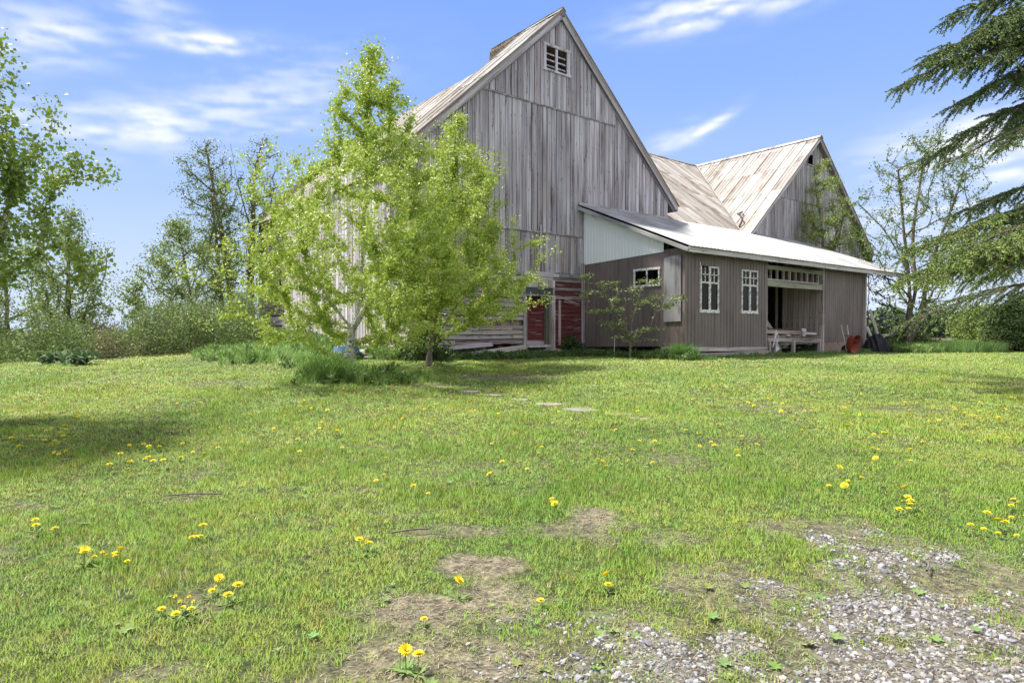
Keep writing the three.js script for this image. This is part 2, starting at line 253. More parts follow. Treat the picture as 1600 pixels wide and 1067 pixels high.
// worn spots in the turf, read off the photograph: pixel centre, half width and half depth in metres, strength
const spots = [[930, 812, 0.22, 0.5, 0.85], [905, 830, 0.5, 0.2, 0.6], [960, 825, 0.3, 0.2, 0.5], [750, 888, 0.3, 0.22, 0.95], [735, 832, 0.35, 0.15, 0.6], [660, 955, 0.36, 0.22, 0.95], [775, 940, 0.3, 0.3, 0.75], [1060, 845, 0.25, 0.18, 0.5], [1290, 830, 0.5, 0.3, 0.55], [800, 590, 1.2, 0.9, 0.7], [790, 586, 0.8, 0.7, 0.5], [1210, 638, 0.7, 0.6, 0.5], [1390, 642, 1.1, 0.5, 0.35], [350, 562, 1.1, 0.9, 0.5], [360, 598, 0.9, 0.6, 0.45], [40, 793, 0.25, 0.12, 0.5], [300, 780, 0.3, 0.1, 0.4], [640, 838, 0.2, 0.1, 0.6], [690, 1040, 0.6, 0.25, 0.8], [560, 1050, 0.3, 0.2, 0.5], [240, 1060, 0.25, 0.12, 0.5], [680, 602, 0.8, 0.3, 0.5], [1150, 920, 0.4, 0.4, 0.6], [1580, 930, 0.7, 0.5, 0.7], [1460, 870, 0.5, 0.25, 0.5]]
  .map(([px, py, a, b, s]) => [...onGround(px, py), a, b, s]);
function bareAt(x, d) {
  let v = 0; const n = (fbm(x * 3.1 + 9, d * 3.1 + 9, 721, 4) - 0.5) * 1.7;
  for (const [sx, sz, a, b, s] of spots) { const q = ((x - sx) / a) ** 2 + ((d + sz) / b) ** 2; if (q < 5) v = Math.max(v, s * sstep(1.5, 0.25, q + n)); }
  const k = sstep(0.6, 0.78, fbm(x * 1.1 + 60, d * 1.1 + 60, 731, 4)) * 0.5; v = Math.max(v, d < 7 ? 0.45 * sstep(0.25, 0.8, gravelAt(x * 1.0, d - 0.35) + 0.3 * n) * sstep(-0.4, 0.5, x) : 0);
  return Math.max(v, k * sstep(12, 4, d));
}
{
  const NX = 440, NZ = 460, P = [], C = [], U = [], I = [];
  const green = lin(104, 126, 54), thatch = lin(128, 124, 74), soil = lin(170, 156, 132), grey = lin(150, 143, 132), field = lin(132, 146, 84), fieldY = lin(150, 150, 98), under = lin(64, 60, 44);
  for (let j = 0; j <= NZ; j++) for (let i = 0; i <= NX; i++) {
    const a = i / NX * 2 - 1, b = j / NZ, x = 9 * a + 26 * a ** 3 + 700 * a ** 9, d = -10 + 36 * b + 900 * b ** 9;
    P.push(x, ground(x, -d), -d); U.push(x, d);
    const n = fbm(x * 0.5 + 30, d * 0.5 + 30, 741, 4), br = d < 40 ? bareAt(x, d) : 0, gr = d < 8 && d > -10 ? gravelAt(x, d) : 0;
    let c = green.map((v, k) => lerp(v, thatch[k], 0.55 * n));
    const ff = sstep(27, 34, d), fn = fbm(x * 0.03 + 40, d * 0.05 + 40, 745, 4);
    c = c.map((v, k) => lerp(v, lerp(field[k], fieldY[k], fn), ff));
    c = c.map((v, k) => lerp(v, soil[k], br)); c = c.map((v, k) => lerp(v, grey[k], gr));
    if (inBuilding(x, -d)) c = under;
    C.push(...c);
  }
  for (let j = 0; j < NZ; j++) for (let i = 0; i < NX; i++) { const a = j * (NX + 1) + i, b = a + 1, c = a + NX + 1, e = c + 1; I.push(a, b, e, a, e, c); }
  const g = new THREE.BufferGeometry(); g.setAttribute('position', new THREE.Float32BufferAttribute(P, 3)); g.setAttribute('color', new THREE.Float32BufferAttribute(C, 3)); g.setAttribute('uv', new THREE.Float32BufferAttribute(U, 2)); g.setIndex(I); g.computeVertexNormals();
  const grain = tex(512, 512, (x, y) => { const v = 255 * clamp(0.62 + 0.55 * (fbm(x * 40, y * 40, 751, 4, 40, 40) - 0.5) + 0.35 * (vn(x * 170, y * 170, 757, 170, 170) - 0.5)); return [v, v, v * 0.98]; }, { mx: 2.1, my: 2.1 });
  structure(new THREE.Mesh(g, new THREE.MeshStandardMaterial({ map: grain, bumpMap: grain, bumpScale: 0.012, vertexColors: true, roughness: 1, side: THREE.DoubleSide })), 'ground');
}
// ------------------------------------------------------------------ main barn
const pick = (r, arr) => arr[Math.floor(r() * arr.length) % arr.length];
const LF = (o, a, b, n, extra = {}) => ({ o: V(...o), a: V(...a), b: V(...b), n: V(...n), ...extra });
const AT = (u, w) => { const [x, z] = toWorld(u, w); return [x, z]; };
// upright boards of random width between a0 and a1, clipped to a convex outline; holes are [a0,b0,a1,b1]
function boards(parent, F, a0, a1, b0, b1, outline, mats, r, { wmin = 0.19, wmax = 0.31, n0 = 0, t = 0.028, gap = 0.012, holes = [], name = 'wall_board', skip = 0, ragged = 0 } = {}) {
  let a = a0, tone = r() * 6;
  while (a < a1 - 0.05) {
    let w = lerp(wmin, wmax, r()); if (a + w > a1 - 0.1) w = a1 - a;
    const g = (r() < 0.12 ? 1.9 : 1) * gap * (0.4 + r()), lo = b0 + (r() - 0.5) * ragged, tw = (r() - 0.5) * 0.008;
    let rects = [[a + g / 2, lo, a + w - g / 2, b1]];
    for (const h of holes) rects = rects.flatMap(q => { if (q[2] <= h[0] || q[0] >= h[2] || q[3] <= h[1] || q[1] >= h[3]) return [q]; const o = []; if (q[1] < h[1]) o.push([q[0], q[1], q[2], h[1]]); if (q[3] > h[3]) o.push([q[0], h[3], q[2], q[3]]); if (q[0] < h[0] - 0.02) o.push([q[0], h[1], h[0], h[3]]); if (q[2] > h[2] + 0.02) o.push([h[2], h[1], q[2], h[3]]); return o; });
    if (r() >= skip) for (const q of rects) {
      const R = rect(...q); R[0][0] += tw; R[1][0] += tw;
      const p = clip(R, outline); if (p.length < 3 || area(p) < 0.004) continue;
      tone = tone * 0.4 + r() * mats.length * 0.6;
      part(name, prism(p, F, n0 + (r() - 0.5) * 0.012, t, 0.004, r() * 7, r() * 9), mats[Math.floor(r() * mats.length)], parent);
    } else r();
    a += w;
  }
}
function sheets(parent, F, outline, mats, r, { w = 0.72, rows = 2.35, a0 = -30, a1 = 30, bmax = 12, n0 = 0, name = 'roof_sheet', seam = 0.028, bmin = -0.4 } = {}) {
  const amin = Math.max(a0, Math.min(...outline.map(p => p[0]))), amax = Math.min(a1, Math.max(...outline.map(p => p[0])));
  for (let a = amin; a < amax; a += w) {
    for (let b = bmin - r() * 0.2, k = 0; b < bmax; b += rows, k++) {
      const lo = b - 0.0, R = rect(a + 0.004, lo, a + w - 0.004, b + rows - 0.012), p = clip(R, outline); if (p.length < 3 || area(p) < 0.01) continue;
      const lift = n0 + 0.004 + (r() < 0.15 ? 0.03 : 0.012) * r(), uo = Math.floor(r() * 5) * 0.61, vo = r() * 4;
      const gs = [prism(p, F, lift, 0.008, 0.002, uo, vo)];
      for (const [c, hw, h] of [[a + 0.03, 0.022, seam], [a + w * 0.36, 0.014, seam * 0.5], [a + w * 0.68, 0.014, seam * 0.5]]) { const q = clip(rect(c - hw, lo, c + hw, b + rows - 0.012), outline); if (q.length > 2 && area(q) > 0.002) gs.push(prism(q, F, lift + 0.006, h, 0.008, uo, vo)); }
      part(name, gs, mats[Math.floor(r() * mats.length)], parent);
    }
  }
}
const BY = 0.6;
const barn = thing('weathered_barn', 'tall weathered grey plank barn with steep gable, louvred vent and peeling red lower siding', 'barn', [CX, BY, CZ], TH);
{
  const r = RNG(5), SL = 0.926, AP = 13.55, FG = LF([0, -BY, 0], [1, 0, 0], [0, 1, 0], [0, 0, 1]);
  const gable = [[-6.42, 0.4], [6.5, 0.4], [6.5, AP - SL * 6.5], [0, AP], [-6.42, AP - SL * 6.42]];
  boards(barn, FG, -3.6, 3.05, 9.95, 14, gable, greyWood, r, { n0: 0.045, holes: [[-0.78, 11.32, 0.43, 12.18]], gap: 0.026 });
  boards(barn, FG, -6.42, -3.6, 5.24, 14, gable, greyWood, r, { gap: 0.02 });
  boards(barn, FG, -3.6, 3.05, 5.24, 9.97, gable, greyWood, r, { gap: 0.022 });
  boards(barn, FG, 3.05, 6.5, 5.24, 14, gable, greyWood, r, { gap: 0.02 });
  boards(barn, FG, -6.42, 1.3, 3.74, 5.27, gable, [...greyWood, tanWood[1]], r, { n0: -0.035, ragged: 0.06, gap: 0.014 });
  boards(barn, FG, 1.3, 6.5, 0.75, 5.26, gable, darkWood.concat(greyWood.slice(3)), r, { n0: -0.035 });
  part('batten', prism(rect(-3.64, 9.9, 3.08, 9.955), FG, 0.03, 0.035), greyWood[3], barn);
  part('batten', prism(rect(-6.42, 5.2, 1.3, 5.245), FG, -0.005, 0.04), greyWood[3], barn);
  part('batten', prism(rect(-0.98, 4.2, -0.88, 5.5), FG, 0.03, 0.025, 0.004, 1, 2), greyWood[0], barn);
  part('batten', prism(rect(-3.72, 8.4, -3.6, 9.95), FG, 0.03, 0.01), greyWood[4], barn);
  // louvred vent
  const vent = part('louvre_vent', [prism(rect(-0.86, 12.16, 0.52, 12.26), FG, 0.05, 0.06), prism(rect(-0.88, 11.24, 0.54, 11.32), FG, 0.05, 0.07), prism(rect(-0.84, 11.32, -0.72, 12.16), FG, 0.05, 0.05), prism(rect(0.34, 11.32, 0.48, 12.16), FG, 0.05, 0.05), prism(rect(-0.22, 11.32, -0.13, 12.16), FG, 0.02, 0.06)], greyWood[2], barn);
  for (const [a, b] of [[-0.72, -0.22], [-0.13, 0.34]]) for (let k = 0; k < 3; k++) { const y = 11.45 + k * 0.22; part('slat', prism(rect(a, y, b, y + 0.075), LF([0, -BY, 0], [1, 0, 0], [0, 0.94, -0.34], [0, 0.34, 0.94], {}), -0.34 * y * 0 - 0.02, 0.02), greyWood[(k + 1) % 3], vent).position.set(0, y * 0.06, y * 0.34 + 0.01); }
  // horizontal siding of the lowest storey
  const lap = (u0, u1, y, h, m, tilt = 0, n = 0.004) => { const al = 0.13; part('clapboard', prism([[u0, 0], [u1, tilt], [u1, h + tilt], [u0, h]], LF([0, y - BY, 0.012], [1, 0, 0], [0, Math.cos(al), -Math.sin(al)], [0, Math.sin(al), Math.cos(al)], { turnUV: true }), n, 0.022, 0.004, r() * 5, r() * 5), m, barn); };
  for (let y = 0.94, k = 0; y < 3.66; y += 0.165, k++) {
    let u = -6.42; while (u < -1.8) { const w = 0.9 + r() * 2.4, e = Math.min(-1.74, u + w); if (!(y < 1.05 && e > -5.2 && u < -2.6) && r() > 0.05) lap(u + 0.006, e - 0.006, y + (r() - 0.5) * 0.014, 0.138, r() < 0.07 ? pick(r, fadedRed) : pick(r, tanWood.concat(tanWood, greyWood)), (r() - 0.5) * 0.04, 0.004 + (k % 2) * 0.006 + r() * 0.008); else r(); u = e + (u + w > -1.8 ? 9 : 0); }
    const red = y < 2.72 ? redWood : (y < 3.3 ? fadedRed.concat([redWood[2]]) : fadedRed.concat(greyWood.slice(0, 2)));
    const cut = r() < 0.25 ? lerp(0.2, 0.9, r()) : 1.27;
    lap(-0.27, cut - 0.005, y, 0.14, pick(r, red), (r() - 0.5) * 0.014, 0.004 + (k % 2) * 0.006); if (cut < 1.2) lap(cut + 0.005, 1.27, y, 0.14, pick(r, red), (r() - 0.5) * 0.03, 0.004 + (k % 2) * 0.006);
    if (y > 3.4) lap(-1.74, -0.28, y, 0.172, pick(r, fadedRed.concat(greyWood)), 0, 0.005);
  }
  lap(-0.27, 1.27, 0.78, 0.172, redWood[0]); lap(0.05, 1.27, 0.62, 0.165, redWood[2], -0.02);
  part('sheathing', [prism(rect(-6.4, 1.15, -1.72, 3.74), FG, -0.12, 0.05), prism(rect(-0.3, 0.7, 1.29, 3.74), FG, -0.12, 0.05), prism(rect(-1.7, 3.2, -0.32, 3.74), FG, -0.12, 0.05)], darkWood[2], barn);
  part('loose_board', bar([0.25, 2.72 - BY, 0.06], [1.02, 2.55 - BY, 0.065], 0.14, 0.02, V(0, 0, 1)), fadedRed[0], barn);
  part('batten', prism(rect(-0.06, 1.0, 0.05, 2.72), FG, 0.045, 0.03), tanWood[3], barn);
  part('flashing_board', prism(rect(0.0, 3.6, 1.28, 3.74), FG, 0.03, 0.03, 0.004, 2, 1), galv, barn);
  part('corner_post', prism(rect(1.16, 1.05, 1.3, 4.2), FG, 0.05, 0.05, 0.005, 3, 1), paleWood[2], barn);
  // doorway
  const door = part('doorway', [prism(rect(-1.78, 0.86, -1.64, 2.86), FG, 0.03, 0.07), prism(rect(-0.42, 0.86, -0.27, 2.86), FG, 0.03, 0.08), prism(rect(-1.8, 3.2, -0.26, 3.46), FG, 0.03, 0.05), prism(rect(-1.66, 0.94, -0.4, 1.03), FG, -0.28, 0.36)], paleWood[1], barn);
  part('jamb', [prism(rect(-0.52, 1.03, -0.42, 2.82), FG, -0.3, 0.36, 0.004, 1, 3), prism(rect(-1.66, 1.03, -1.6, 2.82), FG, -0.3, 0.34)], mossWood, door);
  for (let k = 0; k < 11; k++) { const y = 1.04 + k * 0.162; part('door_board', prism(rect(-1.6, y, -0.53, y + 0.155), { ...FG, turnUV: true }, -0.26 + (r() - 0.5) * 0.01, 0.03, 0.004, r() * 4, r() * 4), k < 1 ? tanWood[0] : redWood[k % 3], door); }
  part('transom', [prism(rect(-1.76, 2.84, -0.28, 2.9), FG, 0.04, 0.05), prism(rect(-1.76, 3.15, -0.28, 3.2), FG, 0.04, 0.05), prism(rect(-1.76, 2.9, -1.7, 3.15), FG, 0.04, 0.04), prism(rect(-0.35, 2.9, -0.28, 3.15), FG, 0.04, 0.04)], greyWood[3], door);
  part('pane', prism(rect(-1.7, 2.9, -0.35, 3.15), FG, 0.05, 0.004, 0.001), dustyGlass, door);
  // wall along the left side: pale split boards over a rubble footing
  const FL = LF([-6.42, -BY, 0], [0, 0, 1], [0, 1, 0], [-1, 0, 0]), side = [[-16, 0.4], [0, 0.4], [0, 7.62], [-16, 7.62]];
  boards(barn, FL, -11.8, 0.02, 1.12, 7.6, side, [...paleWood, greyWood[2], greyWood[0]], r, { gap: 0.035, ragged: 0.35, skip: 0.05, wmin: 0.2, wmax: 0.34, name: 'side_board' });
  boards(barn, LF([-6.1, -BY, 0], [0, 0, 1], [0, 1, 0], [-1, 0, 0]), -16, -11.9, 3.4, 7.6, side, greyWood.concat(darkWood), r, { gap: 0.05, ragged: 0.8, skip: 0.12, name: 'side_board' });
  for (let k = 0; k < 7; k++) part('fallen_board', bar([-6.15 - r() * 0.3, 1.45 + k * 0.24 - BY, 11.9 * -1 - 0.1 + 0], [-6.2 - r() * 0.4, 1.3 + k * 0.26 + (r() - 0.5) * 0.7 - BY, -16 + r()], 0.2, 0.03, V(1, 0, 0)), pick(r, greyWood.concat(darkWood)), barn);
  part('post', bar([-6.3, 0.6 - BY, -11.85], [-6.3, 7.5 - BY, -11.85], 0.24, 0.24, V(0, 0, 1)), paleWood[2], barn);
  part('sill_beam', [bar([-6.32, 1.1 - BY, 0], [-6.32, 1.3 - BY, -12], 0.22, 0.22)], darkWood[1], barn);
  for (let k = 0; k < 34; k++) { const g = bump(new THREE.IcosahedronGeometry(0.26 + r() * 0.2, 2), 0.55, 2.4, k); g.scale(1.1, 0.62, 0.9); const m = part('foundation_stone', g, pick(r, stoneMats), barn), row = k % 2, w = (k >> 1) * 0.66 + row * 0.3; m.position.set(-6.3 - r() * 0.1, row * 0.28 - 0.06 + w * 0.03, -w); m.rotation.set(r(), r() * 6, r()); }
  for (let k = 0; k < 14; k++) { const g = bump(new THREE.IcosahedronGeometry(0.2 + r() * 0.14, 2), 0.5, 3, 60 + k); g.scale(1.2, 0.7, 0.8); const m = part('foundation_stone', g, stoneMats[1 + k % 3 === 2 ? 1 : k % 2], barn); m.position.set(-6.2 + k * 0.52 + (k > 1 && k < 6 ? 9 * 0 : 0), 0.06 + r() * 0.1, -0.12 - (k > 2 && k < 7 ? 0.5 : 0)); m.rotation.set(r(), r() * 6, r()); }
  // closing walls; an unseen inner panel added to stop light showing through board gaps
  part('added_light_block', prism([[-6.3, 0.5], [6.4, 0.5], [6.4, 7.2], [0, 12.9], [-6.3, 7.2]], LF([0, -BY, -2.6], [1, 0, 0], [0, 1, 0], [0, 0, 1]), 0, 0.04), darkWood[0], barn);
  part('rear_wall', prism([[-6.4, 0.5], [6.5, 0.5], [6.5, 7.5], [0, 13.5], [-6.4, 7.5]], LF([0, -BY, -15.9], [1, 0, 0], [0, 1, 0], [0, 0, 1]), -0.05, 0.05), darkWood[1], barn);
  part('right_wall', prism(rect(-15.9, 0.5, -0.05, 7.5), LF([6.45, -BY, 0], [0, 0, 1], [0, 1, 0], [-1, 0, 0]), 0, 0.05), darkWood[1], barn);
  for (const u of [-3.4, 3.2]) for (const w of [0.3, 5.4, 10.5]) part('timber_post', bar([u, 0.3 - BY, -w], [u, 9.6 - BY, -w], 0.24, 0.24, V(0, 0, 1)), darkWood[0], barn);
  // roof
  const c = 1 / Math.hypot(1, SL), s = SL * c, RY = 13.62, RL = 7.05 / c, OH = 0.2;
  const roofs = [LF([-7.05, RY - SL * 7.05 - BY, 0], [0, 0, 1], [c, s, 0], [-s, c, 0]), LF([7.0, RY - SL * 7.0 - BY, 0], [0, 0, -1], [-c, s, 0], [s, c, 0])];
  const lowered = (F, h) => ({ ...F, o: F.o.clone().addScaledVector(F.n, -h) });
  // beyond the first bay the left slope has sunk, leaving the right slope's underside open along the ridge
  part('roof_deck', [prism(rect(-1.9, 0, OH, RL - 0.06), roofs[0], -0.06, 0.06), prism([[-OH, 0], [6.0, 0], [6.0, RL - 1.5], [4.4, RL - 0.06], [-OH, RL - 0.06]], roofs[1], -0.06, 0.06), prism(rect(6.02, 0, 16.2, RL - 2.2), lowered(roofs[1], 0.5), -0.06, 0.06)], darkWood[1], barn);
  part('sunken_roof_deck', prism(rect(-16.2, 0.3, -1.92, RL - 0.3), lowered(roofs[0], 0.42), -0.06, 0.06), darkWood[1], barn);
  sheets(barn, roofs[0], rect(-1.95, -0.08, OH + 0.04, RL - 0.02), roofSheet, r, { bmax: RL, rows: 2.6, w: 0.72 });
  sheets(barn, lowered(roofs[0], 0.42), rect(-16.25, 0.25, -1.96, RL - 0.26), brownerSheet, r, { bmax: RL, rows: 2.6, w: 0.82 });
  part('roof_slope', [prism([[-OH - 0.04, -0.08], [6.0, -0.08], [6.0, RL - 1.46], [4.4, RL - 0.02], [-OH - 0.04, RL - 0.02]], roofs[1], 0.004, 0.02), prism(rect(6.05, -0.08, 16.25, RL - 2.15), lowered(roofs[1], 0.5), 0.004, 0.02)], brownerSheet[2], barn);
  part('ridge_cap', [prism(rect(-OH - 0.06, RL - 0.2, 4.35, RL + 0.03), roofs[1], 0.055, 0.012), prism(rect(-1.9, RL - 0.2, OH + 0.06, RL + 0.03), roofs[0], 0.055, 0.012)], roofSheet[1], barn);
  for (const sd of [-1, 1]) {
    const E = V(sd * 7.05, RY - SL * 7.05 - BY, OH - 0.03), A = V(0, RY - BY, OH - 0.03);
    const up = V(sd * s, c, 0);
    part('rake_board', bar(E.clone().addScaledVector(up, -0.12), A.clone().addScaledVector(up, -0.12).add(V(0, 0.0, 0)), 0.035, 0.24, up, 0.005, sd), greyWood[sd > 0 ? 5 : 4], barn);
    part('rake_board', bar(E.clone().addScaledVector(up, -0.2).add(V(0, 0, 0.09 - OH)), A.clone().addScaledVector(up, -0.2).add(V(0, 0, 0.09 - OH)), 0.04, 0.2, up, 0.005, sd + 3), greyWood[3], barn);
    for (let k = 0; k < 12; k++) { const q = E.clone().lerp(A, (k + 0.5) / 12).addScaledVector(up, -0.1); part('lookout', bar(q.clone().add(V(0, 0, -0.02)), q.clone().add(V(0, 0, 0.05 - OH)), 0.07, 0.07, V(0, 1, 0)), darkWood[1], barn); }
    part('eave_board', bar([sd * 7.02, RY - SL * 7.02 - 0.14 - BY, 0.15], [sd * 7.02, RY - SL * 7.02 - 0.14 - BY, sd < 0 ? -1.9 : -7.4], 0.03, 0.2), greyWood[5], barn);
  }
}
// ------------------------------------------------------------------ rear barn with its connecting wing
const rear = thing('rear_barn', 'second grey plank barn behind the shed with rust-stained pale metal roof and valley', 'barn', [...((p) => [p[0], BY, p[1]])(toWorld(19.66, 0))], TH);
{
  const r = RNG(17), OU = 19.66, SL = 0.868, AP = 12.44;
  const off = F => { F.o.x -= OU; return F; };
  const FG = off(LF([0, -BY, 0], [1, 0, 0], [0, 1, 0], [0, 0, 1]));
  const gable = [[12.75, 0.4], [26.1, 0.4], [26.1, AP - SL * 6.44], [OU, AP], [12.75, AP - SL * 6.91]];
  boards(rear, FG, 12.75, 26.1, 8.7, 13, gable, greyWood, r, { n0: 0.03, holes: [[18.75, 10.9, 19.35, 11.45]], gap: 0.014, wmin: 0.22, wmax: 0.34 });
  boards(rear, FG, 12.75, 26.1, 0.5, 8.72, gable, greyWood, r, { gap: 0.014, wmin: 0.22, wmax: 0.34 });
  part('vent_frame', [prism(rect(18.7, 10.84, 19.4, 10.9), FG, 0.04, 0.05), prism(rect(18.7, 11.45, 19.4, 11.52), FG, 0.04, 0.05), prism(rect(18.69, 10.9, 18.75, 11.45), FG, 0.04, 0.05), prism(rect(19.35, 10.9, 19.41, 11.45), FG, 0.04, 0.05)], greyWood[1], rear);
  part('batten', prism(rect(20.9, 6.6, 21.0, 8.6), FG, 0.03, 0.02), darkWood[2], rear);
  const c = 1 / Math.hypot(1, SL), s = SL * c, RY = 12.52;
  const RLl = 7.3 / c, Fl = off(LF([OU - 7.3, RY - SL * 7.3 - BY, 0], [0, 0, 1], [c, s, 0], [-s, c, 0])), Fr = off(LF([OU + 7.1, RY - SL * 7.1 - BY, 0], [0, 0, -1], [-c, s, 0], [s, c, 0])), RLr = 7.1 / c;
  const WL = 8, slA = (RY - 6.42) / WL, cA = 1 / Math.hypot(1, slA), sA = slA * cA, LA = WL / cA, Fa = off(LF([0, 6.42 - BY, 0], [1, 0, 0], [0, sA, -cA], [0, cA, sA]));
  part('roof_deck', [prism([[0.0, 0], [0.34, 0], [0.34, RLl - 0.05], [-16, RLl - 0.05], [-16, RLl - 0.3], [-8, RLl - 0.3]], Fl, -0.07, 0.06), prism(rect(-0.34, 0, 16, RLr - 0.05), Fr, -0.07, 0.06), prism([[6.3, -0.2], [12.1, -0.2], [19.5, LA - 0.05], [1.3, LA - 0.05]], Fa, -0.08, 0.06)], darkWood[1], rear);
  sheets(rear, Fl, [[0.02, -0.06], [0.38, -0.06], [0.38, RLl - 0.02], [-8.05, RLl - 0.02]], roofSheet, r, { bmax: RLl, rows: 2.4, w: 0.7, seam: 0.035 });
  sheets(rear, Fa, [[6.3, -0.25], [12.2, -0.25], [19.62, LA - 0.02], [1.2, LA - 0.02]], brownerSheet, r, { bmax: LA, rows: 2.5, w: 0.7, seam: 0.035 });
  part('roof_slope', [prism(rect(-0.38, -0.08, 16, RLr - 0.02), Fr, 0.004, 0.02), prism([[-16, 0], [-15.9, 0], [-8.1, RLl - 0.04], [-16, RLl - 0.04]], Fl, 0.004, 0.02), prism([[1.2, 0], [19.4, 0], [19.5, LA], [1.2, LA]].map(p => [p[0], p[1]]), off(LF([0, 6.42 - BY, -16], [-1, 0, 0], [0, sA, cA], [0, cA, -sA])), 0.004, 0.02)].slice(0, 2), brownerSheet[2], rear);
  part('ridge_cap', [prism(rect(-16, RLl - 0.22, 0.4, RLl + 0.03), Fl, 0.06, 0.012), prism(rect(-0.4, RLr - 0.22, 16, RLr + 0.03), Fr, 0.06, 0.012)], roofSheet[4], rear);
  part('ridge_cap', prism(rect(1.3, LA - 0.2, 19.4, LA + 0.02), Fa, 0.06, 0.014), roofSheet[1], rear);
  const va = V(12.3 - OU, 6.33 - BY, 0.1), vb = V(OU - OU, RY - BY + 0.02, -8);
  part('valley_flashing', bar(va, vb, 0.34, 0.03, V(0, 0, 1)), brownerSheet[0], rear);
  for (const [sd, L] of [[-1, 7.3], [1, 7.1]]) {
    const up = V(sd * s, c, 0), E = V(sd * L, RY - SL * L - BY, 0.31), A = V(0, RY - BY, 0.31);
    part('rake_board', bar(E.clone().addScaledVector(up, -0.1), A.clone().addScaledVector(up, -0.1), 0.035, 0.2, up, 0.005, 2), sd < 0 ? paleWood[1] : greyWood[3], rear);
    for (let k = 0; k < 10; k++) { const q = E.clone().lerp(A, (k + 0.5) / 10).addScaledVector(up, -0.1); part('lookout', bar(q.clone().add(V(0, 0, -0.02)), q.clone().add(V(0, 0, -0.27)), 0.07, 0.07), darkWood[1], rear); }
  }
  part('right_wall', prism(rect(-16, 0.4, 0, 6.9), off(LF([26.1, -BY, 0], [0, 0, 1], [0, 1, 0], [-1, 0, 0])), -0.06, 0.05), darkWood[1], rear);
  part('left_wall', prism(rect(-16, 0.4, -0.02, 6.4), off(LF([12.75, -BY, 0], [0, 0, 1], [0, 1, 0], [-1, 0, 0])), 0, 0.05), darkWood[1], rear);
  part('rear_wall', prism([[12.8, 0.4], [26.0, 0.4], [26.0, 6.8], [OU, 12.3], [12.8, 6.4]], off(LF([0, -BY, -15.9], [1, 0, 0], [0, 1, 0], [0, 0, 1])), 0, 0.05), darkWood[1], rear);
  boards(rear, off(LF([0, -BY, -0.15], [1, 0, 0], [0, 1, 0], [0, 0, 1])), 6.55, 12.7, 0.6, 6.35, rect(6.55, 0.6, 12.7, 6.35), darkWood, r, { wmin: 0.26, wmax: 0.4, name: 'wing_board' });
  // torn strip of flashing curled up beside the valley
  const on = (a, b, h) => Fl.o.clone().addScaledVector(Fl.a, a).addScaledVector(Fl.b, b).addScaledVector(Fl.n, h);
  part('torn_flashing', new THREE.TubeGeometry(new THREE.CatmullRomCurve3([on(-0.6, 0.9, 0.05), on(-0.55, 1.4, 0.22), on(-0.95, 1.9, 0.3), on(-1.0, 2.3, 0.16), on(-1.35, 2.35, 0.06)]), 20, 0.045, 5), ironRust, rear);
  part('flashing_strip', bar([13 - OU, 6.28 - BY, 0.12], [18 - OU, 6.24 - BY, 0.12], 0.04, 0.14), paleWood[0], rear);
}
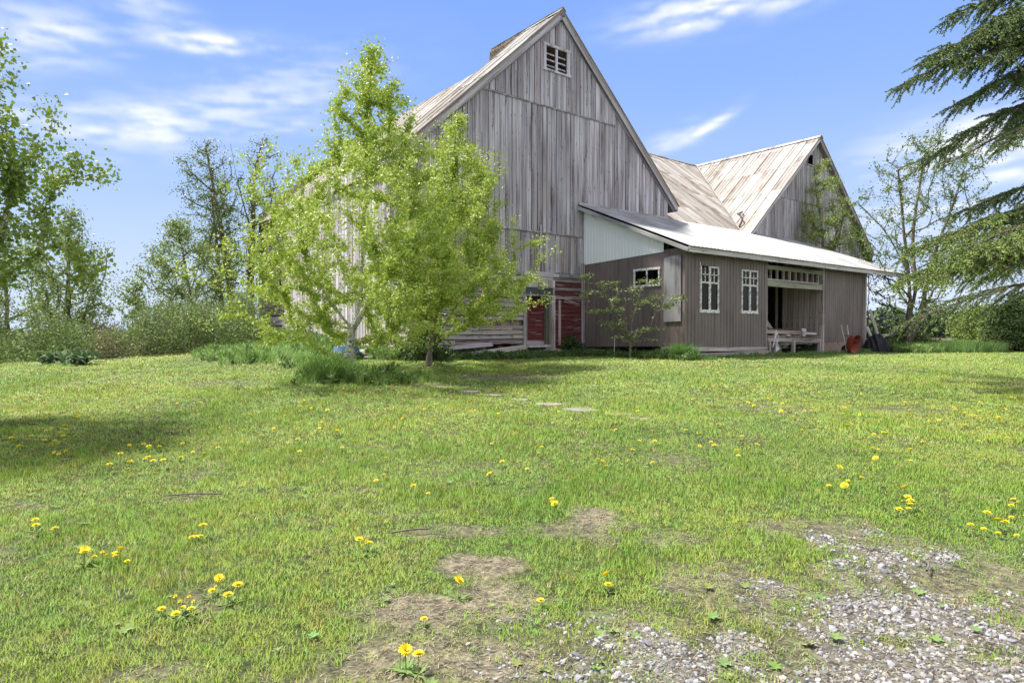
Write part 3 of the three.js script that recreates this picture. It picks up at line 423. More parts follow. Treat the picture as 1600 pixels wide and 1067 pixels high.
// ------------------------------------------------------------------ lean-to shed
const SW0 = 4.81, SU0 = 1.33, SU1 = 14.85;
const shed = thing('lean_to_shed', 'brown ribbed metal lean-to shed with white roof, two tall windows and open loading bay', 'shed', (p => [p[0], BY, p[1]])(toWorld(SU0, -SW0)), TH);
{
  const r = RNG(29), off = F => { F.o.x -= SU0; F.o.z -= SW0; return F; };
  const P3 = (u, y, w) => V(u - SU0, y - BY, -w - SW0);
  const FF = off(LF([0, -BY, SW0], [1, 0, 0], [0, 1, 0], [0, 0, 1])), FS = off(LF([SU0, -BY, 0], [0, 0, 1], [0, 1, 0], [-1, 0, 0]));
  const botF = u => 1.04 - 0.05 * (u - SU0), topF = 4.3;
  const wins = [[2.15, 2.23, 3.23, 3.8], [4.66, 2.24, 5.74, 3.81]];
  // front sheets, cut round the windows
  const cuts = [SU0, 2.15, 3.23, 4.0, 4.66, 5.74, 6.42];
  for (let i = 0; i < cuts.length - 1; i++) {
    const a = cuts[i] + 0.003, b = cuts[i + 1] - 0.003, w = wins.find(q => Math.abs(q[0] - cuts[i]) < 0.01);
    if (w) { part('wall_sheet', ribSheet(FF, a, b, botF, () => w[1], 0.19, 0.045, 0.022, -0.005), brownSheet, shed); part('wall_sheet', ribSheet(FF, a, b, () => w[3], () => topF, 0.19, 0.045, 0.022, -0.005), brownSheet, shed); }
    else part('wall_sheet', ribSheet(FF, a, b, botF, () => topF, 0.19, 0.045, 0.022, -0.005 + 0.001 * (i % 2)), brownSheet, shed);
  }
  for (let u = 10.98; u < SU1 - 0.1; u += 0.97) part('wall_sheet', ribSheet(FF, u + 0.003, Math.min(u + 0.967, SU1), () => 1.08, () => topF, 0.19, 0.045, 0.02, -0.06), brownDark, shed);
  // left side: brown below, white above, open slot at the eave
  const seam = a => 4.18 + 0.038 * a, roofAt = a => 6.36 - 0.41 * a;
  const sw = [2.6, 3.14, 3.78, 3.78];
  const sc = [0.02, 0.9, 1.75, 2.6, 3.78, 4.8];
  for (let i = 0; i < sc.length - 1; i++) {
    const a = sc[i] + 0.003, b = sc[i + 1] - 0.003, top = x => x > 3.95 ? 4.36 : seam(x), bot = x => 0.92 + 0.025 * x;
    if (i === 3) { part('wall_sheet', ribSheet(FS, a, b, bot, () => sw[1], 0.19, 0.03, 0.008, -0.005), brownDark, shed); part('wall_sheet', ribSheet(FS, a, b, () => sw[3], top, 0.19, 0.03, 0.008, -0.005), brownDark, shed); }
    else part('wall_sheet', ribSheet(FS, a, b, bot, top, 0.19, 0.03, 0.008, -0.005), brownDark, shed);
  }
  for (let k = 0; k < 4; k++) part('white_sheet', ribSheet(FS, 0.02 + k * 0.98, 0.02 + (k + 1) * 0.98 - 0.004, x => seam(x) - 0.04, x => roofAt(x) - 0.02, 0.16, 0.03, 0.012, 0.014), wallWhite, shed);
  part('loose_panel', prism([[3.98, 1.86], [4.7, 1.88], [4.7, 4.14], [3.98, 4.06]], FS, 0.05, 0.02, 0.004), galv, shed);
  part('corner_trim', [prism(rect(4.74, 1.05, 4.835, 4.3), FS, 0.012, 0.02), prism(rect(SU0 - 0.03, 1.03, SU0 + 0.06, 4.3), FF, 0.02, 0.02)], brownSheet, shed);
  // side window
  const wn = part('window', [prism(rect(2.58, 3.7, 3.8, 3.78), FS, 0.0, 0.05), prism(rect(2.58, 3.12, 3.8, 3.2), FS, 0.0, 0.055), prism(rect(2.6, 3.2, 2.67, 3.7), FS, 0, 0.05), prism(rect(3.72, 3.2, 3.78, 3.7), FS, 0, 0.05), prism(rect(3.18, 3.2, 3.24, 3.7), FS, 0.0, 0.045)], peeled, shed);
  for (const [a, b] of [[2.67, 3.18], [3.24, 3.72]]) part('pane', prism(rect(a, 3.2, b, 3.7), FS, 0.015, 0.004, 0.001), glass, wn);
  // two front windows, each a pair of casements with four small panes over a tall one
  wins.forEach((q, wi) => {
    const [u0, y0, u1, y1] = q, mid = (u0 + u1) / 2, yb = y0 + 0.06, yt = y1 - 0.05, ym = y1 - 0.57;
    const f = [prism(rect(u0 - 0.02, y0 - 0.05, u1 + 0.02, y0 + 0.06), FF, 0.0, 0.06), prism(rect(u0, yb, u0 + 0.065, y1), FF, 0.0, 0.05), prism(rect(u1 - 0.065, yb, u1, y1), FF, 0, 0.05), prism(rect(mid - 0.05, yb, mid + 0.05, y1), FF, 0.0, 0.055)];
    if (wi) f.push(prism(rect(u0 + 0.065, yt, mid - 0.05, y1), FF, 0, 0.045)); f.push(prism(rect(mid + 0.05, yt, u1 - 0.065, y1), FF, 0, 0.045));
    const win = part('window', f, peeled, shed);
    for (const [a, b] of [[u0 + 0.065, mid - 0.05], [mid + 0.05, u1 - 0.065]]) {
      const c = (a + b) / 2, h = (yt + ym) / 2 + 0.02;
      part('glazing_bar', [prism(rect(a, ym - 0.03, b, ym + 0.03), FF, 0.0, 0.042), prism(rect(c - 0.018, ym + 0.03, c + 0.018, yt), FF, 0, 0.036), prism(rect(a, h - 0.018, c - 0.018, h + 0.018), FF, 0, 0.034), prism(rect(c + 0.018, h - 0.018, b, h + 0.018), FF, 0, 0.034)], peeled, win);
      part('pane', prism(rect(a, yb, b, ym - 0.03), FF, 0.012, 0.004, 0.001), glass, win);
      for (const [x0, x1] of [[a, c - 0.018], [c + 0.018, b]]) for (const [z0, z1] of [[ym + 0.03, h - 0.018], [h + 0.018, yt]]) { if (wi && x0 > mid && x0 < c && z0 < h - 0.1) continue; part('pane', prism(rect(x0, z0, x1, z1), FF, 0.012, 0.004, 0.001), glass, win); }
    }
  });
  part('hinge', bar(P3(2.14, 3.78, -SW0 - 0.03), P3(2.14, 3.92, -SW0 - 0.03), 0.03, 0.03), peeled, shed);
  // loading bay: header, row of short studs, posts
  part('header_beam', prism(rect(6.44, 3.28, 10.92, 3.52), { ...FF, turnUV: true }, -0.1, 0.09), mossWood, shed);
  part('header_plate', prism(rect(6.44, 3.94, 10.92, 4.1), { ...FF, turnUV: true }, -0.1, 0.08), mossWood, shed);
  part('ledger', prism(rect(6.44, 3.52, 10.5, 3.57), { ...FF, turnUV: true }, -0.08, 0.1), paleWood[2], shed);
  for (let k = 0; k < 9; k++) { const u = 6.75 + k * 0.47; part('short_stud', prism(rect(u, 3.57, u + 0.05, 3.94), FF, -0.1, 0.09), tanWood[k % 3], shed); }
  part('post', prism(rect(10.86, 0.55, 10.98, 4.28), FF, -0.12, 0.14), tanWood[0], shed);
  part('post', prism(rect(6.4, 0.6, 6.5, 4.28), FF, -0.14, 0.13), tanWood[1], shed);
  part('post', prism(rect(14.78, 0.5, 14.92, 4.28), FF, -0.04, 0.12), tanWood[2], shed);
  // inside: floor, right partition, added light-blocking left partition, studs, rafters
  part('floor', [prism(rect(1.45, -4.7, 14.75, -0.1), off({ o: V(0, 1.06 - BY, 0), a: V(1, 0, 0), b: V(0, 0, -1), n: V(0, 1, 0) }), -0.05, 0.05)].map(g => g), darkWood[0], shed);
  for (let k = 0; k < 7; k++) part('partition_board', bar(P3(10.9, 1.1, -4.6 + k * 0.25), P3(10.9, 4.3 + k * 0.09, -4.6 + k * 0.25), 0.235, 0.03, V(1, 0, 0)), [darkWood[1], tanWood[4], darkWood[1], tanWood[1]][k % 4], shed);
  for (let k = 0; k < 5; k++) part('stud', bar(P3(10.9, 1.1, -2.7 + k * 0.6), P3(10.9, 5 + k * 0.2, -2.7 + k * 0.6), 0.09, 0.05, V(1, 0, 0)), tanWood[1], shed);
  for (let k = 0; k < 18; k++) part('partition_board', bar(P3(6.46, 1.08, -4.6 + k * 0.255), P3(6.46, 4.3 + k * 0.1, -4.6 + k * 0.255), 0.25, 0.025, V(1, 0, 0)), [darkWood[1], darkWood[0], tanWood[4]][k % 3], shed);  // left partition added to keep light from the bay out of the windowed room
  part('brace', bar(P3(7.2, 2.75, -3.7), P3(9.6, 1.2, -3.5), 0.2, 0.06, V(0, 0, 1)), tanWood[1], shed);
  for (let u = 1.5; u < 18.3; u += 1.2) part('rafter', bar(P3(u, 4.2, -5.1), P3(u, 6.24, -0.05), 0.05, 0.14), tanWood[2], shed);
  part('back_board', prism(rect(1.4, 4.4, 14.8, 4.6), off(LF([0, -BY, 0.1], [1, 0, 0], [0, 1, 0], [0, 0, 1])), -0.03, 0.04), darkWood[1], shed);
  part('end_wall', ribSheet(off(LF([SU1, -BY, 0], [0, 0, -1], [0, 1, 0], [1, 0, 0])), -4.74, -0.02, () => 1.0, a => 6.3 + 0.41 * a, 0.19, 0.04, 0.015, 0), brownDark, shed);
  // roof
  const s0 = 0.41, c = 1 / Math.hypot(1, s0), s = s0 * c, RW = 5.22, RL = RW / c;
  const FR = off(LF([0, 4.27 - BY, RW], [1, 0, 0], [0, s, -c], [0, c, s]));
  for (let u = 0.98, k = 0; u < 18.2; u += 0.915, k++) part('roof_sheet', ribSheet(FR, u + 0.001, Math.min(18.3, u + 0.914), () => -0.06 + (k % 3) * 0.006, () => RL, 0.2287, 0.03, 0.02, 0.085 + (k % 2) * 0.001), whiteSheet, shed);
  part('fascia', prism(rect(1.0, -0.12, 18.28, 0.085), { ...off(LF([0, 4.27 - BY, RW - 0.02], [1, 0, 0], [0, 1, 0], [0, 0, 1])), turnUV: true }, 0, 0.035, 0.005, 1, 2), greyWood[2], shed);
  part('rake_trim', bar(P3(0.98, 4.22, -5.2), P3(0.98, 6.36, 0), 0.03, 0.13), whiteSheet, shed);
  part('rake_trim', bar(P3(18.3, 4.22, -5.2), P3(18.3, 6.36, 0), 0.03, 0.13), greyWood[2], shed);
  part('roof_flashing', prism(rect(1.0, 6.44, 6.5, 6.56), off(LF([0, -BY, 0.06], [1, 0, 0], [0, 1, 0], [0, 0, 1])), 0.02, 0.02), whiteSheet, shed);
  part('purlin', [bar(P3(1.1, 5.98, -0.7), P3(18.2, 5.98, -0.7), 0.09, 0.05), bar(P3(1.1, 4.98, -3.2), P3(18.2, 4.98, -3.2), 0.09, 0.05)].map(g => g), tanWood[2], shed);
  part('outer_post', bar(P3(18.1, 0.3, -0.4), P3(18.1, 6.1, -0.4), 0.14, 0.14, V(0, 0, 1)), tanWood[4], shed);
  // footing
  part('footing_block', prism(rect(3.86, 0.45, 4.85, 1.0), FS, -0.4, 0.44, 0.01), concrete, shed);
  part('footing_wall', prism(rect(10.9, 0.3, 14.9, 1.08), FF, -0.3, 0.24, 0.01), pinkConcrete, shed);
  for (const u of [2.6, 6.3]) part('footing_pier', prism(rect(u, 0.3, u + 0.4, 1.0), FF, -0.7, 0.4, 0.01), concrete, shed);
  [[1.5, 6.38, 0.86, 0.15, 0.05, -0.08], [1.7, 6.5, 0.66, 0.13, 0.1, 0.0], [1.95, 4.6, 0.52, 0.1, 0.12, 0.02]].forEach(([a, b, y, h, n, tl], i) => part('skirting_board', prism([[a, y], [b, y + tl], [b, y + h + tl], [a, y + h]], { ...FF, turnUV: true }, n, 0.03, 0.004, i, i * 2), [tanWood[0], tanWood[2], greyWood[1]][i], shed));
}

// ------------------------------------------------------------------ plants
class Leaves {
  constructor() { this.p = []; this.n = []; this.c = []; this.i = []; this.k = 0; }
  add(o, d, s, len, wid, col, fold = 0.25) {                  // kite-shaped leaf from o along d, spread along s
    const nx = d.y * s.z - d.z * s.y, ny = d.z * s.x - d.x * s.z, nz = d.x * s.y - d.y * s.x, m = len * 0.42, f = wid * fold;
    const q = [[o.x, o.y, o.z], [o.x + d.x * m + s.x * wid / 2 + nx * f, o.y + d.y * m + s.y * wid / 2 + ny * f, o.z + d.z * m + s.z * wid / 2 + nz * f], [o.x + d.x * len, o.y + d.y * len, o.z + d.z * len], [o.x + d.x * m - s.x * wid / 2 + nx * f, o.y + d.y * m - s.y * wid / 2 + ny * f, o.z + d.z * m - s.z * wid / 2 + nz * f]];
    for (const v of q) { this.p.push(v[0], v[1], v[2]); this.n.push(nx, ny, nz); this.c.push(col[0], col[1], col[2]); }
    const k = this.k; this.i.push(k, k + 2, k + 1, k, k + 3, k + 2); this.k += 4;
  }
  geo() { const g = new THREE.BufferGeometry(); g.setAttribute('position', new THREE.Float32BufferAttribute(this.p, 3)); g.setAttribute('normal', new THREE.Float32BufferAttribute(this.n, 3)); g.setAttribute('color', new THREE.Float32BufferAttribute(this.c, 3)); g.setIndex(this.i); return g; }
}
const randDir = r => { const z = r() * 2 - 1, a = r() * Math.PI * 2, q = Math.sqrt(1 - z * z); return V(q * Math.cos(a), z, q * Math.sin(a)); };
const gauss = r => (r() + r() + r() + r() - 2) * 1.0;
function leafAt(L, r, p, lf, hang = 0.5) {
  const d = randDir(r); d.y -= hang; d.normalize(); const s = V().crossVectors(d, randDir(r)); if (s.lengthSq() < 1e-4) return; s.normalize();
  const k = 0.45 + r() * 0.85, t = r(), j = 0.8 + r() * 0.36, c = lf.cols, a = c[Math.floor(r() * c.length)], b = c[Math.floor(r() * c.length)];
  L.add(p, d, s, lf.len * k, lf.wid * k, [lerp(a[0], b[0], t) * j, lerp(a[1], b[1], t) * j, lerp(a[2], b[2], t) * j]);
}
// branches: stems are polylines; every target is joined to the nearest lower part of the growing skeleton
function skeleton(stems, targets, r, { sag = 0.1, step = 0.32, wob = 0.05 } = {}) {
  const nodes = [];
  const push = (p, par) => { nodes.push({ p, par, w: 0 }); return nodes.length - 1; };
  for (const st of stems) {
    let last = st.from ?? -1; const pts = st.pts.map(q => V(...q)), cv = new THREE.CatmullRomCurve3(pts), n = Math.max(4, Math.ceil(cv.getLength() / 0.28));
    for (let k = 0; k <= n; k++) { const p = cv.getPoint(k / n); if (k) { p.x += (r() - 0.5) * wob * 0.6; p.z += (r() - 0.5) * wob * 0.6; } last = push(p, last); }
  }
  const stemN = nodes.length;
  const T = targets.map(t => { let m = 1e9; for (let i = 0; i < stemN; i++) m = Math.min(m, nodes[i].p.distanceToSquared(t)); return [m, t]; }).sort((a, b) => a[0] - b[0]);
  const tips = [];
  for (const [, t] of T) {
    let best = 0, bd = 1e9;
    for (let i = 0; i < nodes.length; i++) { const q = nodes[i].p, h = Math.hypot(t.x - q.x, t.z - q.z), d = q.distanceTo(t) + Math.max(0, q.y + h * 0.35 - t.y) * 1.6; if (d < bd) { bd = d; best = i; } }
    const a = nodes[best].p, L = a.distanceTo(t), n = Math.max(1, Math.round(L / step)), c = a.clone().lerp(t, 0.55); c.y -= sag * L * (0.4 + r());
    let last = best;
    for (let k = 1; k <= n; k++) { const u = k / n, p = a.clone().multiplyScalar((1 - u) ** 2).addScaledVector(c, 2 * u * (1 - u)).addScaledVector(t, u * u); if (k < n) { p.x += (r() - 0.5) * wob; p.y += (r() - 0.5) * wob; p.z += (r() - 0.5) * wob; } last = push(p, last); }
    tips.push(last);
  }
  for (const t of tips) { let k = t; while (k >= 0) { nodes[k].w++; k = nodes[k].par; } }
  return { nodes, tips };
}
function limbs(nodes, r0, rTip, pw = 0.52) {
  const W = Math.max(...nodes.map(n => n.w)), R = n => rTip + (r0 - rTip) * Math.pow(n.w / W, pw), P = [], N = [], U = [], I = []; let k = 0;
  nodes.forEach((n, i) => {
    if (n.par < 0) { n.v = 0; return; } const q = nodes[n.par]; if (n.w === 0) n.w = 0.3;
    const ra = Math.min(R(q), R(n) * 1.5), rb = R(n), d = V().subVectors(n.p, q.p), L = d.length(); if (L < 1e-5) return; d.normalize(); n.v = (q.v || 0) + L;
    const sides = rb > 0.05 ? 9 : rb > 0.015 ? 6 : 3, a = V().crossVectors(d, Math.abs(d.y) > 0.9 ? V(1, 0, 0) : V(0, 1, 0)).normalize(), b = V().crossVectors(d, a);
    for (let s = 0; s <= sides; s++) { const t = s / sides * Math.PI * 2, c = Math.cos(t), e = Math.sin(t); for (const [o, rr, v, ex] of [[q.p, ra, q.v || 0, -0.35], [n.p, rb, n.v, 0.35]]) { P.push(o.x + (a.x * c + b.x * e) * rr + d.x * ex * rb, o.y + (a.y * c + b.y * e) * rr + d.y * ex * rb, o.z + (a.z * c + b.z * e) * rr + d.z * ex * rb); N.push(a.x * c + b.x * e, a.y * c + b.y * e, a.z * c + b.z * e); U.push(s / sides * Math.max(0.12, 6.28 * r0), v); } }
    for (let s = 0; s < sides; s++) { const o = k + s * 2; I.push(o, o + 3, o + 1, o, o + 2, o + 3); } k += (sides + 1) * 2;
  });
  const g = new THREE.BufferGeometry(); g.setAttribute('position', new THREE.Float32BufferAttribute(P, 3)); g.setAttribute('normal', new THREE.Float32BufferAttribute(N, 3)); g.setAttribute('uv', new THREE.Float32BufferAttribute(U, 2)); g.setIndex(I); return g;
}
// points inside a crown: profile [[height, radius]...], axis(h) gives its centre
function crownPoints(n, profile, axis, r, { inner = 0.2, rag = 0.35, seed = 1 } = {}) {
  const out = [], hs = profile[0][0], he = profile.at(-1)[0], rm = Math.max(...profile.map(p => p[1])), at = h => { for (let i = 0; i < profile.length - 1; i++) if (h <= profile[i + 1][0]) return lerp(profile[i][1], profile[i + 1][1], (h - profile[i][0]) / (profile[i + 1][0] - profile[i][0])); return profile.at(-1)[1]; };
  while (out.length < n) { const h = lerp(hs, he, r()), R = at(h); if (r() > (R / rm) * 0.9 + 0.1) continue; const t = r() * Math.PI * 2, k = Math.sqrt(lerp(inner, 1, r())) * (1 - rag * 0.5 + rag * (fbm(t * 1.3 + 10, h * 0.9 + 10, seed, 3, 0, 0) * 2 - 0.6)); const [ax, az] = axis(h); out.push(V(ax + Math.cos(t) * R * k, h, az + Math.sin(t) * R * k)); }
  return out;
}
function tree(name, label, category, [x, z], { seed, stems, targets, r0, rTip = 0.004, per = 40, spread = 0.3, leaf, bark = greyBark, mat = leafThin, sag, step, wob, hang = 0.5, group, flat = 1, along = 0.35, reach = 2, y = 0, pw }) {
  const r = RNG(seed), o = thing(name, label, category, [x, ground(x, z) + y, z], 0, group);
  const { nodes, tips } = skeleton(stems, targets, r, { sag, step, wob });
  part('trunk', limbs(nodes, r0, rTip, pw), bark, o);
  const L = new Leaves();
  for (const t of tips) {
    const chain = [nodes[t]]; for (let q = 0; q < reach; q++) { const e = chain.at(-1); if (e.par > 0) chain.push(nodes[e.par]); } const P = nodes[t].p, n = per * (0.45 + 1.1 * r());
    for (let k = 0; k < n; k++) { const al = r() < along && chain.length > 1, i = Math.floor(r() * (chain.length - 1)), c = al ? V().lerpVectors(chain[i].p, chain[i + 1].p, r()) : P, s = spread * (al ? 0.42 : 1); leafAt(L, r, V(c.x + gauss(r) * s, c.y + gauss(r) * s * flat, c.z + gauss(r) * s), leaf, hang); }
  }
  part('crown', L.geo(), mat, o); return o;
}
const aspenLeaf = { len: 0.062, wid: 0.056, cols: [[0.5, 0.6, 0.085], [0.43, 0.55, 0.075], [0.58, 0.66, 0.14], [0.37, 0.49, 0.07]] };
const greenLeaf = { len: 0.1, wid: 0.06, cols: [[0.16, 0.25, 0.045], [0.2, 0.3, 0.055], [0.12, 0.2, 0.035], [0.27, 0.35, 0.08]] };
const paleLeaf = { len: 0.11, wid: 0.065, cols: [[0.27, 0.36, 0.08], [0.22, 0.31, 0.06], [0.33, 0.41, 0.11]] };
const px = (x, d) => (x - 800) / FPX * d;

{ // aspen with the white trunk in front of the barn
  const r = RNG(71), d = 15, prof = [[0.7, 1.7], [1.2, 2.6], [2.2, 2.95], [3.0, 2.85], [4.0, 2.55], [5.0, 2.05], [5.8, 1.5], [6.6, 0.85], [7.7, 0.15]], ax = h => [0.45 + 0.03 * h, 0];
  tree('aspen_tree', 'bright lime-green young aspen with leaning pale trunk in tall grass', 'tree', [px(540, d), -d], { seed: 72, stems: [{ pts: [[0, -0.1, 0], [0.12, 0.7, 0], [0.3, 1.6, -0.03], [0.42, 3.2, 0.03], [0.5, 5, 0], [0.55, 7.2, 0]] }, { from: 4, pts: [[0.15, 1.1, 0], [0.7, 1.9, 0.15], [1.3, 3.1, 0.2], [1.7, 4.6, 0.1]] }, { from: 4, pts: [[0.16, 1.1, 0], [-0.4, 1.9, 0.2], [-0.9, 3.0, 0.3], [-1.0, 4.6, 0.1]] }], targets: crownPoints(920, prof, ax, r, { seed: 73, rag: 0.95 }).filter(p => !(p.y < 1.9 && Math.abs(p.x - 0.2) < 0.6 && p.z > -0.6)), r0: 0.15, pw: 0.85, rTip: 0.0025, per: 92, spread: 0.17, along: 0.7, reach: 4, leaf: aspenLeaf, bark: aspenBark, sag: 0.06, group: 'aspens before the barn' });
}
{ // second aspen, nearer the gable
  const r = RNG(81), d = 17.6, prof = [[1.15, 1.1], [1.6, 2.0], [2.3, 2.35], [3.2, 2.0], [4.2, 1.6], [5.2, 1.1], [6.2, 0.6], [6.9, 0.15]], ax = h => [0.65 + 0.03 * h, 0];
  tree('aspen_tree', 'fuller light-green aspen close to the gable wall, right of the white trunk', 'tree', [px(668, d), -d], { seed: 82, stems: [{ pts: [[0, -0.1, 0], [0.1, 0.7, 0], [0.4, 2.2, 0], [0.6, 4, 0], [0.85, 6.8, 0]] }, { from: 3, pts: [[0.08, 0.6, 0], [0.9, 1.8, 0.2], [1.6, 3.0, 0.2]] }], targets: crownPoints(600, prof, ax, r, { seed: 83, rag: 0.85 }), r0: 0.09, pw: 0.85, rTip: 0.0025, per: 110, spread: 0.18, along: 0.68, reach: 4, leaf: aspenLeaf, bark: greyBark, sag: 0.06, group: 'aspens before the barn' });
}
{ // tree at the left edge, trunk outside the picture
  const r = RNG(91), d = 8.4, prof = [[1.0, 0.9], [1.7, 1.3], [2.4, 2.1], [3.2, 2.55], [4.0, 2.5], [4.7, 1.8], [5.3, 1.2], [5.9, 0.6], [6.4, 0.15]], ax = () => [0, 0];
  tree('aspen_tree', 'green leafy tree reaching in from the left edge of the lawn', 'tree', [-8.1, -d], { seed: 92, stems: [{ pts: [[0, -0.1, 0], [0.05, 1.5, 0], [-0.05, 3.5, 0], [0.1, 6.8, 0]] }, { from: 4, pts: [[0.02, 1.0, 0], [0.9, 2.3, -0.3], [1.5, 4.0, -0.4]] }], targets: crownPoints(470, prof, ax, r, { seed: 93, rag: 0.8 }), r0: 0.11, pw: 0.8, per: 84, spread: 0.2, along: 0.6, reach: 3, leaf: { len: 0.07, wid: 0.058, cols: [[0.24, 0.34, 0.05], [0.18, 0.27, 0.04], [0.34, 0.43, 0.06]] }, bark: aspenBark, sag: 0.05 });
}
{ // thin trees on the far left, beyond the hedge
  const r = RNG(101);
  const thin = (label, x, d, H, prof, n, per, lean, s, leaf = greenLeaf, o = {}) => tree('thin_tree', label, 'tree', [px(x, d), -d], { seed: s, stems: o.stems || [{ pts: [[0, -0.2, 0], [lean * 0.3, H * 0.4, 0], [lean, H, 0]] }], targets: crownPoints(n, prof.map(([a, b]) => [a * H, b]), h => [lean * h / H, 0], r, { seed: s + 1, rag: 0.7 }), r0: o.r0 || 0.12, per, spread: o.spread || 0.3, leaf, bark: darkBark, sag: 0.04, step: 0.4, group: 'thin trees left of the barn' });
  thin('tall bare-topped thin tree standing against the far corner of the barn', 392, 33, 10.6, [[0.25, 0.7], [0.5, 0.9], [0.8, 1.2], [1, 0.5]], 130, 40, 0.9, 111, greenLeaf, { stems: [{ pts: [[0, -0.2, 0], [0.0, 4, 0], [0.15, 6.5, 0], [0.3, 9.0, 0], [0.8, 10.8, 0]] }, { from: 20, pts: [[0.1, 5.7, 0], [-0.5, 8, 0.2], [-0.9, 10.2, 0.2]] }], r0: 0.19 });
  thin('tall thin tree with sparse dark leaves, left neighbour of the corner tree', 368, 32, 10.2, [[0.15, 0.8], [0.4, 1.3], [0.7, 1.5], [0.9, 1.2], [1, 0.4]], 180, 50, -1.5, 121, greenLeaf, { r0: 0.17 });
  thin('crooked thin tree with forked stem behind the hedge, right of the leafy one', 350, 31, 8.4, [[0.2, 0.9], [0.5, 1.3], [0.8, 1.1], [1, 0.3]], 110, 34, -0.7, 131, greenLeaf);
  thin('broad leafy low tree at the right end of the hedge', 305, 29, 5.6, [[0.15, 1.5], [0.4, 2.3], [0.7, 1.8], [1, 0.5]], 240, 60, -0.8, 141, paleLeaf);
  thin('slim tree with loose pale crown rising behind the hedge at far left', 105, 23, 5.2, [[0.1, 1.1], [0.4, 1.5], [0.75, 1.2], [1, 0.35]], 190, 46, 0.1, 151, paleLeaf);
  thin('low round leafy tree half hidden behind the hedge at the left edge', 10, 25, 4.6, [[0.05, 1.6], [0.4, 2.2], [0.8, 1.6], [1, 0.5]], 170, 50, 0, 161, greenLeaf);
  thin('small sapling poking above the middle of the hedge', 212, 25, 2.6, [[0.2, 0.4], [0.5, 0.7], [1, 0.15]], 60, 30, 0, 171, paleLeaf, { r0: 0.04, spread: 0.16 });
}
{ // spreading tree right of the shed
  const r = RNG(201), d = 30.5, prof = [[2.2, 2.0], [3.6, 2.6], [5.2, 3.0], [7.0, 3.2], [8.6, 2.7], [9.8, 1.7], [10.8, 0.5]];
  tree('spreading_tree', 'vase-shaped multi-stemmed tree with sparse fine leaves beyond the shed roof end', 'tree', [px(1420, d), -d], { seed: 202, stems: [{ pts: [[0, -0.2, 0], [0, 1.4, 0], [0.05, 2.8, 0], [-0.25, 5, 0.1], [-0.7, 8.6, 0.2]] }, { from: 6, pts: [[0, 1.5, 0], [0.3, 3.0, 0], [0.3, 5.5, -0.2], [0.9, 9.6, -0.3]] }, { from: 2, pts: [[0, 0.4, 0], [0.5, 1.8, 0.1], [1.0, 4.2, 0.1], [2.0, 7.2, 0.2], [2.6, 9.2, 0.2]] }, { from: 10, pts: [[0.05, 2.6, 0], [-1.0, 3.4, 0.3], [-2.2, 3.7, 0.3]] }, { from: 14, pts: [[-0.1, 3.9, 0], [-1.0, 5.8, -0.3], [-2.3, 7.2, -0.4]] }], targets: crownPoints(480, prof, h => [0.25 + 0.05 * h, 0], r, { seed: 203, rag: 0.7, inner: 0.05 }), r0: 0.2, per: 25, spread: 0.24, along: 0.6, reach: 3, leaf: { len: 0.12, wid: 0.06, cols: greenLeaf.cols }, bark: darkBark, sag: 0.05, step: 0.4, pw: 0.6 });
}
{ // trees against the rear gable
  const r = RNG(211), [x, z] = toWorld(18.75, -0.75), d = -z;
  tree('gable_tree', 'feathery light-green tree growing up against the rear barn gable', 'tree', [x, z], { seed: 212, stems: [{ pts: [[0, -0.2, 0], [0.1, 3, 0], [0.2, 6, 0], [-0.3, 9.6, 0]] }, { from: 14, pts: [[0.15, 3.8, 0], [1.1, 6.4, 0.1], [1.4, 8.2, 0]] }], targets: [...crownPoints(150, [[4.6, 1.4], [6.4, 1.7], [8.4, 1.3], [10.2, 0.5]], h => [0.25, 0], r, { seed: 213, rag: 0.8 })], r0: 0.13, per: 70, spread: 0.3, flat: 0.5, leaf: { len: 0.13, wid: 0.05, cols: [[0.36, 0.46, 0.1], [0.28, 0.38, 0.08], [0.42, 0.51, 0.13]] }, bark: greyBark, sag: 0.08, step: 0.4 });
  // creeper along the right rake
  const v = thing('creeper', 'dark green creeper hanging along the right rake of the rear barn', 'vine', [...(p => [p[0], 0.5, p[1]])(toWorld(25.4, 0.5 * -1))], TH), L = new Leaves(), rr = RNG(215), nd = [];
  for (let k = 0; k < 60; k++) nd.push({ p: V(0.75 - k * 0.055 - 0.0 + (rr() - 0.5) * 0.1, k < 20 ? k * 0.28 : 5.6 + (k - 20) * 0.048 * 0.868 / 0.87, 0.0 + (rr() - 0.5) * 0.08), par: k - 1, w: 60 - k });
  for (let k = 0; k < 20; k++) nd[k].p.x = 0.2 + (rr() - 0.5) * 0.1; for (let k = 20; k < 60; k++) nd[k].p.set(0.2 - (k - 20) * 0.055, 5.6 + (k - 20) * 0.048, (rr() - 0.5) * 0.1);
  part('stem', limbs(nd, 0.03, 0.006), darkBark, v);
  for (let k = 18; k < 60; k++) for (let q = 0; q < 46; q++) { const p = nd[k].p; leafAt(L, rr, V(p.x + gauss(rr) * 0.28, p.y + gauss(rr) * 0.35 - 0.2, p.z + gauss(rr) * 0.14 + 0.05), { len: 0.13, wid: 0.1, cols: greenLeaf.cols }, 0.6); }
  part('foliage', L.geo(), leafDull, v);
}
